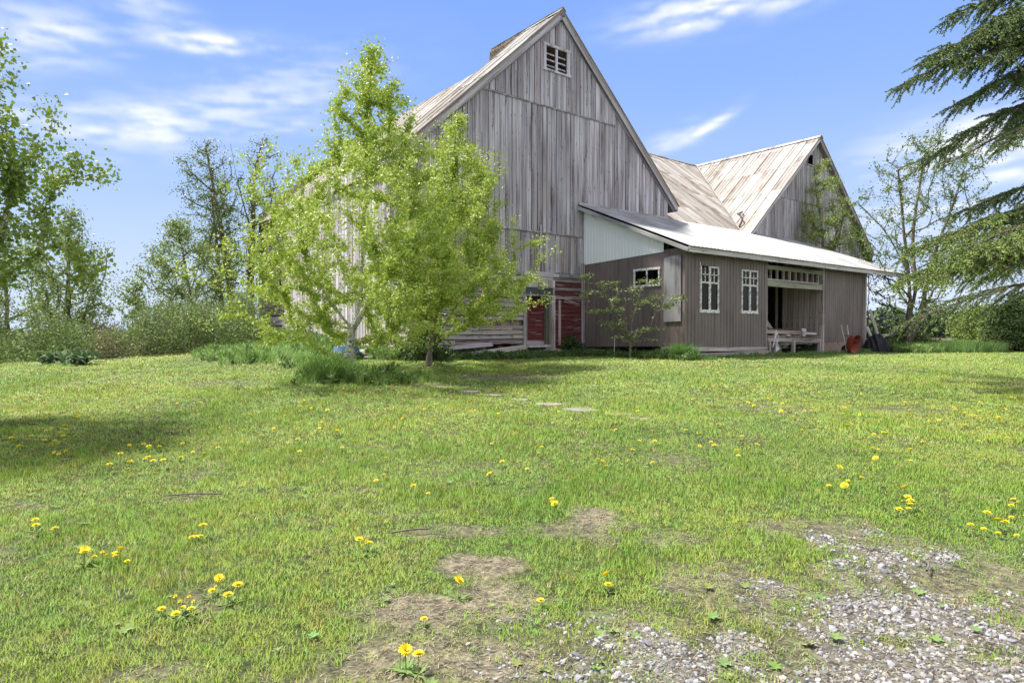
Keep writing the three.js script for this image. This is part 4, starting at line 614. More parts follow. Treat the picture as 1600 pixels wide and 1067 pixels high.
{ // sapling with layered leaves before the shed's side wall
  const r = RNG(221), [x, z] = onGround(985, 561), T = [];
  for (const [u, h, s] of [[-1.5, 2.75, 0.35], [-1.2, 2.2, 0.5], [-0.75, 2.5, 0.45], [-0.5, 2.05, 0.6], [-0.6, 1.65, 0.5], [0.1, 2.35, 0.4], [0.55, 2.6, 0.4], [0.85, 2.1, 0.45], [1.15, 1.75, 0.35], [0.2, 1.85, 0.6], [-1.3, 1.6, 0.4], [-0.7, 1.0, 0.5], [-0.2, 0.8, 0.5], [0.35, 0.65, 0.45], [0.6, 1.0, 0.4], [1.5, 2.05, 0.25], [-0.9, 1.25, 0.4]]) for (let k = 0; k < 5; k++) T.push(V(u + gauss(r) * s, h + gauss(r) * 0.07, gauss(r) * 0.5));
  tree('sapling', 'slender sapling with flat layered pale leaves before the dark side wall of the shed', 'tree', [x, z], { seed: 222, stems: [{ pts: [[0, -0.1, 0], [0, 0.6, 0], [0.1, 1.4, 0], [0.35, 2.3, 0]] }, { from: 3, pts: [[0, 0.8, 0], [-0.4, 1.3, 0], [-0.8, 2.0, 0]] }], targets: T, r0: 0.042, rTip: 0.004, per: 26, spread: 0.17, flat: 0.28, leaf: { len: 0.11, wid: 0.045, cols: [[0.26, 0.32, 0.1], [0.2, 0.27, 0.07], [0.16, 0.22, 0.06]] }, bark: greyBark, sag: 0.1, step: 0.2, wob: 0.03, hang: 0.3 });
}
{ // spruce at the right edge: trunk outside the picture, boughs hanging in
  const r = RNG(231), X = 11.8, Z = -12.6, y0 = ground(X, Z), o = thing('spruce_tree', 'large spruce with drooping boughs hanging in from the right edge', 'tree', [X, y0, Z]);
  const nd = []; for (let k = 0; k <= 26; k++) nd.push({ p: V((r() - 0.5) * 0.03, -0.2 + k * 0.48, (r() - 0.5) * 0.03), par: k - 1, w: 27 - k }); part('trunk', limbs(nd, 0.24, 0.02, 0.9), darkBark, o);
  const old = [[0.11, 0.17, 0.06], [0.14, 0.2, 0.07], [0.19, 0.25, 0.09]], fresh = [[0.27, 0.34, 0.08], [0.22, 0.3, 0.07]], dry = [[0.13, 0.1, 0.06]];
  function bough(h, az, len, rise, droop, density, freshness) {
    const L = new Leaves(), tw = [{ p: V(0, h, 0), par: -1, w: 40 }], dir = V(Math.cos(az), 0, Math.sin(az)), side = V(-dir.z, 0, dir.x), n = Math.ceil(len / 0.085); let last = 0;
    const at = t => V().addScaledVector(dir, len * t).add(V(0, h + rise * t * len - droop * len * t * t * (1.35 - 0.45 * t), 0));
    const spray = (p, d, l, fr) => { const steps = Math.max(2, Math.round(l / 0.028)); for (let k = 0; k < steps; k++) { const q = p.clone().addScaledVector(d, l * k / steps); q.y -= 0.16 * l * (k / steps) ** 2; for (let m = 0; m < density; m++) { const e = randDir(r).multiplyScalar(0.75).add(d); e.normalize(); const s = V().crossVectors(e, randDir(r)).normalize(), c = ((fr > 0.5 || k / steps > 0.6) && r() < fr) ? fresh[Math.floor(r() * 2)] : r() < 0.05 ? dry[0] : old[Math.floor(r() * 3)], j = 0.75 + r() * 0.5; L.add(q, e, s, 0.04 + r() * 0.02, 0.016, c.map(v => v * j), 0); } } };
    for (let i = 1; i <= n; i++) {
      const t = i / n, p = at(t); p.y += (r() - 0.5) * 0.03; tw.push({ p, par: last, w: 40 * (1 - t) + 1 }); last = tw.length - 1;
      if (t < 0.12) continue;
      for (const sd of [-1, 1]) {
        if (r() < 0.1) continue;
        const l = (0.16 + 0.95 * Math.pow(1 - t, 0.8) * Math.min(1, t * 3.5)) * len * 0.25 * (0.35 + r() * 1.05), d = dir.clone().multiplyScalar(0.75).addScaledVector(side, sd * (0.75 + r() * 0.3)); d.y = 0.15 - r() * 1.0; d.normalize();
        let q = p.clone(), lt = last; const m = Math.max(1, Math.round(l / 0.16));
        for (let k = 1; k <= m; k++) { const e = p.clone().addScaledVector(d, l * k / m); e.y -= 0.2 * l * (k / m) ** 2; tw.push({ p: e, par: lt, w: 1.2 }); lt = tw.length - 1; const dd = e.clone().sub(q).normalize(); spray(q, dd, q.distanceTo(e), k === m ? freshness : freshness * 0.3); if (r() < 0.85) { for (const ss of [-1, 1]) { const d2 = dd.clone().addScaledVector(V(-dd.z, 0, dd.x), ss * (0.6 + r() * 0.5)); d2.y += -0.7 + r() * 0.8; d2.normalize(); spray(e, d2, 0.1 + r() * 0.24, freshness); } } q = e; }
      }
      spray(p, at(Math.min(1, t + 0.04)).sub(p).normalize(), 0.12, freshness);
    }
    const b = part('bough', limbs(tw, 0.045, 0.004, 0.7), darkBark, o); part('needles', L.geo(), needleMat, b);
  }
  const W = Math.PI;
  // boughs towards the camera's view (azimuth pi is straight to the left)
  for (const [h, az, len, rise, droop, fr] of [[7.7, W + 0.0, 3.5, 0.12, 0.46, 0.35], [7.4, W + 0.12, 3.9, 0.1, 0.44, 0.3], [7.2, W - 0.1, 3.3, 0.1, 0.42, 0.3], [8.2, W + 0.1, 3.0, 0.12, 0.36, 0.3], [7.9, W + 0.5, 3.2, 0.12, 0.4, 0.25], [8.7, W + 0.1, 2.6, 0.14, 0.34, 0.2], [9.4, W - 0.2, 2.4, 0.15, 0.3, 0.2], [7.7, W - 0.35, 3.4, 0.1, 0.4, 0.15], [6.8, W + 0.05, 3.0, 0.05, 0.45, 0.15], [6.2, W + 0.25, 3.3, 0.02, 0.5, 0.1], [5.9, W - 0.3, 3.0, 0.0, 0.48, 0.12], [3.9, W + 0.08, 3.8, 0.06, 0.38, 0.75], [3.5, W - 0.28, 4.1, 0.1, 0.36, 0.8], [3.3, W + 0.42, 3.6, 0.08, 0.4, 0.75], [3.0, W - 0.02, 3.7, 0.04, 0.26, 0.8], [4.4, W + 0.3, 2.6, 0.06, 0.36, 0.5]]) bough(h, az, len, rise, droop, 6, fr);
  for (let k = 0; k < 18; k++) bough(2.4 + k * 0.5, W + 1.0 + (k * 2.4) % 4.2, 3.9 - k * 0.13, 0.06, 0.36, 2, 0.2);
}
{ // cedar-like bushes at the right, behind the lawn
  const r = RNG(241);
  for (const [x, d, H, R, s, label] of [[1592, 31, 2.7, 1.5, 242, 'dense rounded evergreen bush at the right edge of the lawn'], [1535, 37, 2.6, 1.7, 252, 'small pale rounded bush left of the evergreen at the right edge']])
    tree('round_bush', label, 'bush', [px(x, d), -d], { seed: s, stems: [{ pts: [[0, -0.1, 0], [0, H * 0.5, 0], [0, H * 0.95, 0]] }], targets: crownPoints(260, [[0.1, R * 0.8], [H * 0.35, R], [H * 0.7, R * 0.75], [H, R * 0.2]], () => [0, 0], r, { seed: s + 1, rag: 0.5 }), r0: 0.09, per: 70, spread: 0.3, leaf: { len: 0.12, wid: 0.07, cols: s === 252 ? paleLeaf.cols : [[0.07, 0.12, 0.03], [0.1, 0.16, 0.04], [0.13, 0.19, 0.05]] }, mat: leafDull, bark: darkBark });
}
{ // shrub at the barn door, shrub under the second aspen, shrubs right of the shed
  const r = RNG(271), bush = (label, X, Z, H, R, n, per, leaf, s, group) => tree('shrub', label, 'shrub', [X, Z], { seed: s, stems: [{ pts: [[0, -0.05, 0], [0.02, H * 0.4, 0], [0, H * 0.8, 0]] }, { pts: [[0.05, -0.05, 0], [R * 0.4, H * 0.4, 0], [R * 0.6, H * 0.7, 0]] }], targets: crownPoints(n, [[0.05, R * 0.9], [H * 0.4, R], [H * 0.8, R * 0.6], [H, R * 0.15]], () => [0, 0], r, { seed: s + 3, rag: 0.7 }), r0: 0.03, rTip: 0.004, per, spread: 0.14, leaf, mat: leafDull, bark: darkBark, step: 0.2, group });
  let [x, z] = toWorld(0.15, -0.55); bush('small dark green shrub at the foot of the red siding', x, z, 0.75, 0.4, 50, 30, { len: 0.1, wid: 0.06, cols: [[0.05, 0.1, 0.025], [0.08, 0.14, 0.03]] }, 272);
  [x, z] = onGround(655, 565); bush('dark tangled shrub under the fuller aspen', x, z - 0.6, 1.1, 0.8, 90, 26, { len: 0.1, wid: 0.07, cols: [[0.07, 0.12, 0.03], [0.1, 0.16, 0.04]] }, 282);
  for (const [u, w, H, R, s, l] of [[17.0, -4.6, 1.0, 1.0, 292, 'leafy shrub just right of the black tarpaulin heap'], [18.2, -5.6, 1.1, 1.1, 302, 'leafy shrub in front of the spreading tree trunk'], [19.6, -5.0, 1.0, 1.0, 312, 'leafy shrub right of the spreading tree trunk'], [16.2, -1.5, 2.0, 1.0, 322, 'taller weedy shrub under the overhanging shed roof end']]) { [x, z] = toWorld(u, w); bush(l, x, z, H, R, 110, 34, { len: 0.11, wid: 0.07, cols: [[0.13, 0.2, 0.045], [0.18, 0.25, 0.06], [0.24, 0.29, 0.1], [0.09, 0.14, 0.03]] }, s, 'shrubs at the end of the shed'); }
}
{ // hedge of thin suckers along the left
  const r = RNG(331), L = new Leaves(), nd = [];
  for (let k = 0; k < 1300; k++) {
    const t = r(), d0 = lerp(16.6, 21.5, t), back = Math.pow(r(), 0.8) * 3.6, x = lerp(-18.5, -8.8, t) - back * 0.3, z = -(d0 + back), y = ground(x, z), H = lerp(0.55, 1.15, Math.min(1, 0.25 + back / 2.6)) * (0.7 + 0.5 * r()) * (0.35 + 1.5 * sstep(0.25, 0.8, fbm(x * 0.75 + 30, z * 0.75 + 60, 335, 3)));
    const lx = gauss(r) * 0.35, lz = gauss(r) * 0.35; let last = -1;
    for (let q = 0; q <= 3; q++) { nd.push({ p: V(x + lx * q / 3, y - 0.05 + H * q / 3, z + lz * q / 3), par: last, w: 4 - q }); last = nd.length - 1; }
    const brown = fbm(x * 0.7 + 20, z * 0.5 + 80, 337, 3) > 0.58, n = 80;
    for (let q = 0; q < n; q++) { const s = 0.12 + 0.88 * r(); leafAt(L, r, V(x + lx * s + gauss(r) * 0.22, y + H * s + gauss(r) * 0.08, z + lz * s + gauss(r) * 0.22), { len: 0.08, wid: 0.036, cols: brown ? [[0.3, 0.27, 0.14], [0.25, 0.25, 0.11], [0.22, 0.26, 0.08]] : [[0.23, 0.33, 0.09], [0.28, 0.38, 0.11], [0.18, 0.27, 0.07]] }, 0.1); }
  }
  const g = new THREE.Group(); stuff(g, 'hedge_thicket', 'brownish green thicket of thin suckers along the left side of the lawn', 'hedge');
  part('stems', limbs(nd, 0.011, 0.003), new THREE.MeshStandardMaterial({ color: new THREE.Color().setRGB(0.2, 0.16, 0.12), roughness: 1 }), g).userData.kind = 'stuff'; part('foliage', L.geo(), leafDull, g).userData.kind = 'stuff';
  // broad-leaved weeds at its foot
  for (const [x, y, l] of [[85, 566, 'left of the two broad-leaved dark weeds at the foot of the hedge'], [122, 566, 'right of the two broad-leaved dark weeds at the foot of the hedge']]) {
    const [X, Z] = onGround(x, y + 4), B = new Leaves(); for (let k = 0; k < 120; k++) { const a = r() * 6.28, el = 0.25 + r() * 1.0, d = V(Math.cos(a) * Math.cos(el), Math.sin(el) * 0.8, Math.sin(a) * Math.cos(el)).normalize(), s = V(-Math.sin(a), 0, Math.cos(a)), q = 0.25 * r(); B.add(V(gauss(r) * 0.3, q, gauss(r) * 0.25), d, s, 0.2 + r() * 0.1, 0.11, [0.1 * (0.8 + r() * 0.5), 0.18, 0.07], 0.12); }
    single('burdock_plant', B.geo(), leafDull, l, 'weed', 'burdocks by the hedge', [X, ground(X, Z), Z]);
  }
}
{ // far wood at the edge of the fields, to the right, and a distant strip to the left
  const r = RNG(351), L = new Leaves();
  for (let k = 0; k < 460; k++) { const X = lerp(30, 190, r()), Z = -(135 + r() * 40), H = 4.2 + r() * 2.6, R = 1.8 + r() * 1.8, dark = r() < 0.5, y = ground(X, Z) + (dark ? 0 : 0.4); for (let q = 0; q < 90; q++) { const d = randDir(r), p = V(X + d.x * R, y + H * 0.52 + d.y * H * 0.5, Z + d.z * R); leafAt(L, r, p, { len: 0.95, wid: 0.75, cols: dark ? [[0.035, 0.055, 0.04], [0.05, 0.075, 0.05]] : [[0.11, 0.17, 0.05], [0.15, 0.21, 0.06]] }, 0.2); } }
  stuff(new THREE.Mesh(L.geo(), leafDull), 'far_wood', 'distant line of dark and green trees beyond the field at right', 'wood');
}
// ---- turf, tall grass, weeds, gravel
function tuftGeo(n, h, spread, w, bend, seed, segs = 2) {
  const r = RNG(seed), P = [], N = [], I = []; let k = 0;
  for (let i = 0; i < n; i++) {
    const a = r() * 6.28, q = Math.sqrt(r()) * spread, x = Math.cos(a) * q, z = Math.sin(a) * q, t = r() * 6.28, H = h * (0.55 + r() * 0.7), b = bend * (0.3 + r()) * H, W = w * (0.7 + r() * 0.6), sx = -Math.sin(t) * W / 2, sz = Math.cos(t) * W / 2;
    for (let s = 0; s <= segs; s++) { const u = s / segs, e = s === segs ? 0 : 1 - u * 0.35, cx = x + Math.cos(t) * b * u * u, cz = z + Math.sin(t) * b * u * u, cy = H * u * (1 - 0.12 * u * bend); if (s < segs) { P.push(cx - sx * e, cy, cz - sz * e, cx + sx * e, cy, cz + sz * e); N.push(Math.cos(t) * -0.6, 0.8, Math.sin(t) * -0.6, Math.cos(t) * -0.6, 0.8, Math.sin(t) * -0.6); } else { P.push(cx, cy, cz); N.push(Math.cos(t) * -0.6, 0.8, Math.sin(t) * -0.6); } }
    for (let s = 0; s < segs - 1; s++) { const o = k + s * 2; I.push(o, o + 1, o + 3, o, o + 3, o + 2); } const o = k + (segs - 1) * 2; I.push(o, o + 1, o + 2); k += segs * 2 + 1;
  }
  const g = new THREE.BufferGeometry(); g.setAttribute('position', new THREE.Float32BufferAttribute(P, 3)); g.setAttribute('normal', new THREE.Float32BufferAttribute(N, 3)); g.setIndex(I); return g;
}
const bladeMat = new THREE.MeshPhysicalMaterial({ color: 0xffffff, roughness: 0.75, transmission: 0.3, thickness: 0, side: THREE.DoubleSide, ior: 1.3 });
function scatter(name, label, category, geo, mat, list) {      // list: [x, y, z, scale, scaleY, turn, [r,g,b], tilt?]
  const m = new THREE.InstancedMesh(geo, mat, list.length), M = new THREE.Matrix4(), q = new THREE.Quaternion(), e = new THREE.Euler(), c = new THREE.Color();
  list.forEach(([x, y, z, s, sy, t, col, tl = 0], i) => { e.set(tl * Math.cos(t * 3), t, tl * Math.sin(t * 5)); q.setFromEuler(e); M.compose(V(x, y, z), q, V(s, s * sy, s)); m.setMatrixAt(i, M); m.setColorAt(i, c.setRGB(...col)); });
  m.instanceMatrix.needsUpdate = true; m.instanceColor.needsUpdate = true; return stuff(m, name, label, category);
}
const turfCol = (x, d, r) => { const n = fbm(x * 0.55 + 70, d * 0.4 + 70, 771, 4), m = fbm(x * 2.6 + 70, d * 2.6 + 70, 777, 3), t = clamp(0.55 + (n - 0.5) * 1.7 + (m - 0.5) * 0.8 + (r() - 0.5) * 0.4), k = r(); let c = [lerp(0.2, 0.34, t), lerp(0.32, 0.42, t), lerp(0.045, 0.07, t)]; if (k < 0.035) c = [0.42, 0.39, 0.19]; return c.map(v => v * (0.8 + r() * 0.4)); };
{
  const r = RNG(401), lists = [[], [], []];
  const put = (d0, d1, per, sc) => {
    const n = Math.floor(per * ((1.72 * (d0 + d1) / 2) + 5) * (d1 - d0));
    for (let k = 0; k < n; k++) {
      const d = lerp(d0, d1, r()), hw = 0.86 * d + 2.5, x = lerp(-hw, hw, r()); if (inBuilding(x, -d, 0.1)) continue;
      const b = Math.max(bareAt(x, d), d < 8 ? gravelAt(x, d) * 0.97 : 0), tuft = fbm(x * 5 + 3, d * 5 + 3, 791, 3) > 0.62 ? 0.55 : 1; if (r() < Math.pow(b, 0.6) * 1.0 * tuft) continue;
      const n1 = fbm(x * 1.2 + 11, d * 1.2 + 11, 781, 3), hgt = 0.62 + 0.7 * sstep(0.45, 0.75, n1) + 0.3 * r();
      lists[Math.floor(r() * 3)].push([x, ground(x, -d) - 0.004, -d, sc * (0.8 + 0.4 * r()), hgt * (1 - 0.5 * b) * Math.pow(sc, -0.75), r() * 6.28, turfCol(x, d, r), 0.15]);
    }
  };
  put(1.2, 3.2, 620, 0.95); put(3.2, 5, 560, 1); put(5, 8, 380, 1.15); put(8, 12, 220, 1.5); put(12, 18, 120, 2.0); put(18, 28, 62, 2.6);
  lists.forEach((l, i) => scatter('lawn_grass', 'short mown green grass of the lawn', 'grass', tuftGeo(20, [0.038, 0.043, 0.033][i], 0.06, 0.0042, [0.5, 0.8, 0.35][i], 410 + i), bladeMat, l));
}
{ // taller grass: round the aspens, along the barn and shed, on the bank at the left, at the shed end
  const r = RNG(421), list = [], weeds = [];
  const clump = (x, z, n, sx, sz, h, col) => { for (let k = 0; k < n; k++) { const X = x + gauss(r) * sx, Z = z + gauss(r) * sz; if (inBuilding(X, Z, 0.02)) continue; const j = 0.75 + r() * 0.5; list.push([X, ground(X, Z) - 0.01, Z, h * (0.65 + 0.6 * r()), 1, r() * 6.28, col.map(v => v * j), 0.2]); } };
  const weed = (x, z, n, sx, sz, h, col) => { for (let k = 0; k < n; k++) { const X = x + gauss(r) * sx, Z = z + gauss(r) * sz; if (inBuilding(X, Z, 0.05)) continue; const j = 0.7 + r() * 0.6; weeds.push([X, ground(X, Z) - 0.01, Z, h * (0.6 + 0.8 * r()), 0.8 + r() * 0.5, r() * 6.28, col.map(v => v * j), 0.3]); } };
  const A = [px(555, 14.2), -14.2];
  clump(A[0], A[1], 420, 0.95, 0.6, 0.55, [0.25, 0.39, 0.08]); clump(A[0] - 0.4, A[1] + 0.1, 240, 0.6, 0.45, 0.8, [0.22, 0.36, 0.075]); clump(A[0] + 0.9, A[1] - 0.1, 260, 0.8, 0.6, 0.42, [0.26, 0.38, 0.08]); clump(A[0], A[1] + 0.3, 260, 1.5, 0.8, 0.3, [0.26, 0.4, 0.08]);
  weed(A[0] + 0.2, A[1] + 0.2, 120, 0.9, 0.5, 0.8, [0.12, 0.2, 0.04]);
  for (let k = 0; k < 60; k++) { const u = lerp(-7, 1.2, k / 60), [x, z] = toWorld(u, -0.6 - r() * 0.5); weed(x, z, 13, 0.35, 0.35, 0.3 + 0.45 * r(), [0.112, 0.196, 0.049]); clump(x, z, 6, 0.3, 0.3, 0.4, [0.182, 0.308, 0.070]); }
  for (let k = 0; k < 44; k++) { const [x, z] = toWorld(0.9 - r() * 0.3, -0.5 - k * 0.11); weed(x, z, 11, 0.3, 0.3, 0.3 + 0.45 * r(), [0.126, 0.210, 0.049]); clump(x, z, 4, 0.3, 0.3, 0.45, [0.196, 0.308, 0.070]); }
  for (let k = 0; k < 90; k++) { const [x, z] = toWorld(lerp(1.0, 15.5, k / 90), -5.25 - r() * 0.4); clump(x, z, 9, 0.22, 0.2, 0.2 + 0.15 * r(), [0.23, 0.37, 0.08]); weed(x, z, 2, 0.25, 0.2, 0.4, [0.168, 0.266, 0.063]); }
  { const [x, z] = toWorld(1.1, -4.9); clump(x, z, 160, 0.4, 0.25, 0.85, [0.210, 0.378, 0.084]); }
  for (let k = 0; k < 70; k++) { const [x, z] = toWorld(lerp(15, 25, r()), lerp(-7, -4.5, r())); clump(x, z, 20, 0.5, 0.4, 0.7, [0.210, 0.336, 0.084]); weed(x, z, 8, 0.5, 0.4, 0.9, [0.196, 0.280, 0.070]); }
  for (let k = 0; k < 90; k++) { const t = r(), d = lerp(17.5, 27, t), x = px(lerp(330, 520, r()), d); clump(x, -d, 22, 0.5, 0.5, 0.55, [0.224, 0.364, 0.084]); weed(x, -d, 8, 0.5, 0.5, 0.7, [0.168, 0.280, 0.056]); }
  for (let k = 0; k < 26; k++) { const [x, z] = toWorld(-7.2 - r() * 0.8, -0.6 + k * 0.4); clump(x, z, 26, 0.35, 0.35, 0.7, [0.2, 0.32, 0.07]); weed(x, z, 14, 0.35, 0.35, 0.9, [0.15, 0.24, 0.055]); }
  for (let k = 0; k < 60; k++) { const d = lerp(29, 33, r()), x = px(lerp(1400, 1560, r()), d); clump(x, -d, 20, 0.6, 0.6, 0.8, [0.210, 0.350, 0.084]); }
  scatter('tall_grass', 'taller unmown grass round the tree and along the buildings', 'grass', tuftGeo(22, 0.55, 0.09, 0.009, 0.75, 431, 4), bladeMat, list);
  const B = new Leaves(), br = RNG(441); for (let k = 0; k < 26; k++) { const a = br() * 6.28, el = 0.1 + br() * 1.1, d = V(Math.cos(a) * Math.cos(el), Math.sin(el), Math.sin(a) * Math.cos(el)), s = V(-Math.sin(a), 0, Math.cos(a)); B.add(V(gauss(br) * 0.09, br() * 0.28, gauss(br) * 0.09), d, s, 0.11 + br() * 0.06, 0.055, [1, 1, 1], 0.2); }
  const bg = B.geo(); bg.deleteAttribute('color');
  scatter('leafy_weeds', 'low leafy weeds along the foot of the barn and shed', 'weeds', bg, bladeMat, weeds);
  // flat rosettes in the lawn and at the edge of the gravel
  const R = new Leaves(); for (let k = 0; k < 9; k++) { const a = k * 0.7 + br() * 0.3, el = 0.12 + br() * 0.3, d = V(Math.cos(a) * Math.cos(el), Math.sin(el), Math.sin(a) * Math.cos(el)), s = V(-Math.sin(a), 0, Math.cos(a)); R.add(V(0, 0.004, 0), d, s, 0.07 + br() * 0.04, 0.042, [1, 1, 1], 0.15); }
  const rg = R.geo(); rg.deleteAttribute('color'); const ros = [];
  for (let k = 0; k < 1100; k++) { const d = 2 + 10 * r() * r(), x = (r() * 2 - 1) * (0.85 * d + 1.5), g = gravelAt(x, d), e = g > 0.03 && g < 0.8; if (r() > (e ? 0.5 : 0.06)) continue; ros.push([x, ground(x, -d) + (e ? 0.005 : 0.02), -d, 0.25 + r() * 0.3, 1, r() * 6.28, [0.17 + r() * 0.08, 0.27 + r() * 0.08, 0.06 + r() * 0.03], 0.2]); }
  scatter('broadleaf_rosettes', 'small flat broad-leaved weeds in the turf and gravel edge', 'weeds', rg, bladeMat, ros);
  // dry straw and clippings on the worn spots
  const st = tuftGeo(6, 0.008, 0.06, 0.0022, 6, 451, 2), sl = []; for (let k = 0; k < 26000 && sl.length < 9000; k++) { const d = 2 + 12 * r() ** 1.5, x = (r() * 2 - 1) * (0.85 * d + 1.5), b = bareAt(x, d) + (d < 8 ? gravelAt(x, d) * 0.25 : 0); if (r() > b + 0.02) continue; const j = 0.7 + r() * 0.5; sl.push([x, ground(x, -d) + 0.004, -d, 0.8 + r(), 1, r() * 6.28, [0.42 * j, 0.36 * j, 0.24 * j]]); }
  scatter('dry_straw', 'dry straw and dead grass on the worn patches', 'grass', st, new THREE.MeshStandardMaterial({ color: 0xffffff, roughness: 1, side: THREE.DoubleSide }), sl);
}
{ // gravel
  const r = RNG(461), lists = [[], []];
  for (let k = 0; k < 190000; k++) { const x = lerp(-2.2, 6.5, r()), d = lerp(0.8, 5.6, r()), g = gravelAt(x, d); if (r() > (g - 0.05) * 0.5) continue; const s = 0.0035 + 0.008 * r() ** 2 + (r() < 0.03 ? 0.008 : 0), v = 0.14 + 0.28 * r(), t = r() < 0.3; lists[k & 1].push([x, ground(x, -d) + s * 0.25, -d, s, 0.55 + r() * 0.3, r() * 6.28, t ? [v * 1.0, v * 0.88, v * 0.76] : [v * 0.99, v * 0.98, v * 1.0], 0.6]); }
  lists.forEach((l, i) => scatter('gravel', 'loose grey crushed gravel at the lower right', 'gravel', bump(new THREE.IcosahedronGeometry(1, 0), 1.1, 1.4, 470 + i).scale(1.4, 1.1, 1), new THREE.MeshStandardMaterial({ color: 0xffffff, roughness: 0.9, flatShading: true }), l));
}

// ------------------------------------------------------------------ loose things
const cyl = (r0, r1, h, n = 12) => new THREE.CylinderGeometry(r0, r1, h, n);
const tube = (pts, r, n = 16, s = 6) => new THREE.TubeGeometry(new THREE.CatmullRomCurve3(pts.map(p => V(...p))), n, r, s);
const spot = (u, w, dy = 0) => { const [x, z] = toWorld(u, w); return [x, ground(x, z) + dy, z]; };
{ // red wheelbarrow stood on its nose against the footing wall
  const p = spot(11.55, -5.5), o = thing('wheelbarrow', 'red wheelbarrow tipped on its nose with wooden handles up, beside the loading bay', 'wheelbarrow', p, TH);
  const red = new THREE.MeshStandardMaterial({ color: new THREE.Color().setRGB(0.46, 0.07, 0.04), map: dirtMap2, roughness: 0.55 });
  // tray: outer and inner shells of a tapered tub, opening away from the wall
  const ring = (w, h, y, n = 24) => Array.from({ length: n }, (_, k) => { const t = k / n * Math.PI * 2, c = Math.cos(t), s = Math.sin(t), q = 0.55; return [Math.sign(c) * Math.abs(c) ** q * w / 2, Math.sign(s) * Math.abs(s) ** q * h / 2, y]; });
  const shells = [ring(0.44, 0.5, 0), ring(0.58, 0.68, 0.14), ring(0.7, 0.8, 0.3), ring(0.66, 0.76, 0.3), ring(0.54, 0.62, 0.14), ring(0.4, 0.46, 0.02)], P = [], I = [], U = [];
  shells.forEach(s => s.forEach(q => { P.push(...q); U.push(q[0], q[1]); })); const n = 24; for (let s = 0; s < 5; s++) for (let k = 0; k < n; k++) { const a = s * n + k, b = s * n + (k + 1) % n; I.push(a, b, b + n, a, b + n, a + n); }
  for (const [s, f] of [[0, 1], [5, 0]]) { const c = P.length / 3; P.push(0, 0, f ? 0 : 0.02); U.push(0, 0); for (let k = 0; k < n; k++) { const a = s * n + k, b = s * n + (k + 1) % n; f ? I.push(c, b, a) : I.push(c, a, b); } }
  const g = new THREE.BufferGeometry(); g.setAttribute('position', new THREE.Float32BufferAttribute(P, 3)); g.setAttribute('uv', new THREE.Float32BufferAttribute(U, 2)); g.setIndex(I); g.computeVertexNormals(); g.rotateX(0.22); g.translate(0, 0.46, 0.1); part('tray', g, red, o);
  for (const s of [-1, 1]) { part('handle', bar([s * 0.16, 0.05, 0.1], [s * 0.27, 1.22, -0.1], 0.04, 0.035), tanWood[3], o); part('leg', tube([[s * 0.2, 0.78, -0.02], [s * 0.24, 0.7, 0.28], [s * 0.24, 0.52, 0.46], [s * 0.2, 0.42, 0.05]], 0.014), ironRust, o); }
  const wh = part('wheel', new THREE.TorusGeometry(0.15, 0.04, 8, 20).rotateY(Math.PI / 2).translate(0, 0.17, -0.02), new THREE.MeshStandardMaterial({ color: 0x1b1b1b, roughness: 0.9 }), o); part('rim', cyl(0.11, 0.11, 0.04, 14).rotateZ(Math.PI / 2).translate(0, 0.17, -0.02), ironRust, wh);
}
{ // black tarpaulin heap
  const p = spot(14.55, -5.5), g = new THREE.IcosahedronGeometry(0.62, 5); const q = g.attributes.position;
  for (let i = 0; i < q.count; i++) { const x = q.getX(i), y = q.getY(i), z = q.getZ(i), f = 1 - Math.abs(2 * fbm(x * 3 + z * 2 + 10, z * 2.4 - x + y * 1.2 + 10, 801, 3) - 1), k = 1 + 0.55 * (f - 0.6); q.setXYZ(i, x * k * 1.0, Math.max(-0.05, y * k * 1.15), z * k * 0.75); }
  g.computeVertexNormals(); single('tarpaulin_heap', g, new THREE.MeshStandardMaterial({ color: new THREE.Color().setRGB(0.012, 0.012, 0.013), roughness: 0.75 }), 'crumpled black tarpaulin heap at the corner post of the shed', 'tarpaulin', null, p, TH);
  const pl = (u0, w0, h0, u1, w1, h1, label, m) => { const a = spot(u0, w0), b = spot(u1, w1); single('leaning_plank', bar(V(0, h0, 0), V(b[0] - a[0], h1, b[2] - a[2]), 0.13, 0.03, V(0, 0, 1)), m, label, 'plank', 'planks leaning at the shed end', a); };
  pl(15.2, -5.3, -0.02, 14.75, -4.98, 1.15, 'short grey plank leaning on the shed corner above the tarpaulin', greyWood[2]); pl(15.5, -5.4, -0.02, 15.05, -4.98, 1.95, 'long narrow tan plank leaning on the shed corner', tanWood[0]);
  const dk = spot(17.0, -5.0, 0.75); single('rough_log', bar([-1.2, 0, 0], [1.2, 0.05, 0], 0.14, 0.13), darkWood[1], 'dark weathered timber lying across the shrubs right of the shed', 'timber', null, [dk[0], dk[1], dk[2]], TH + 0.1);
}
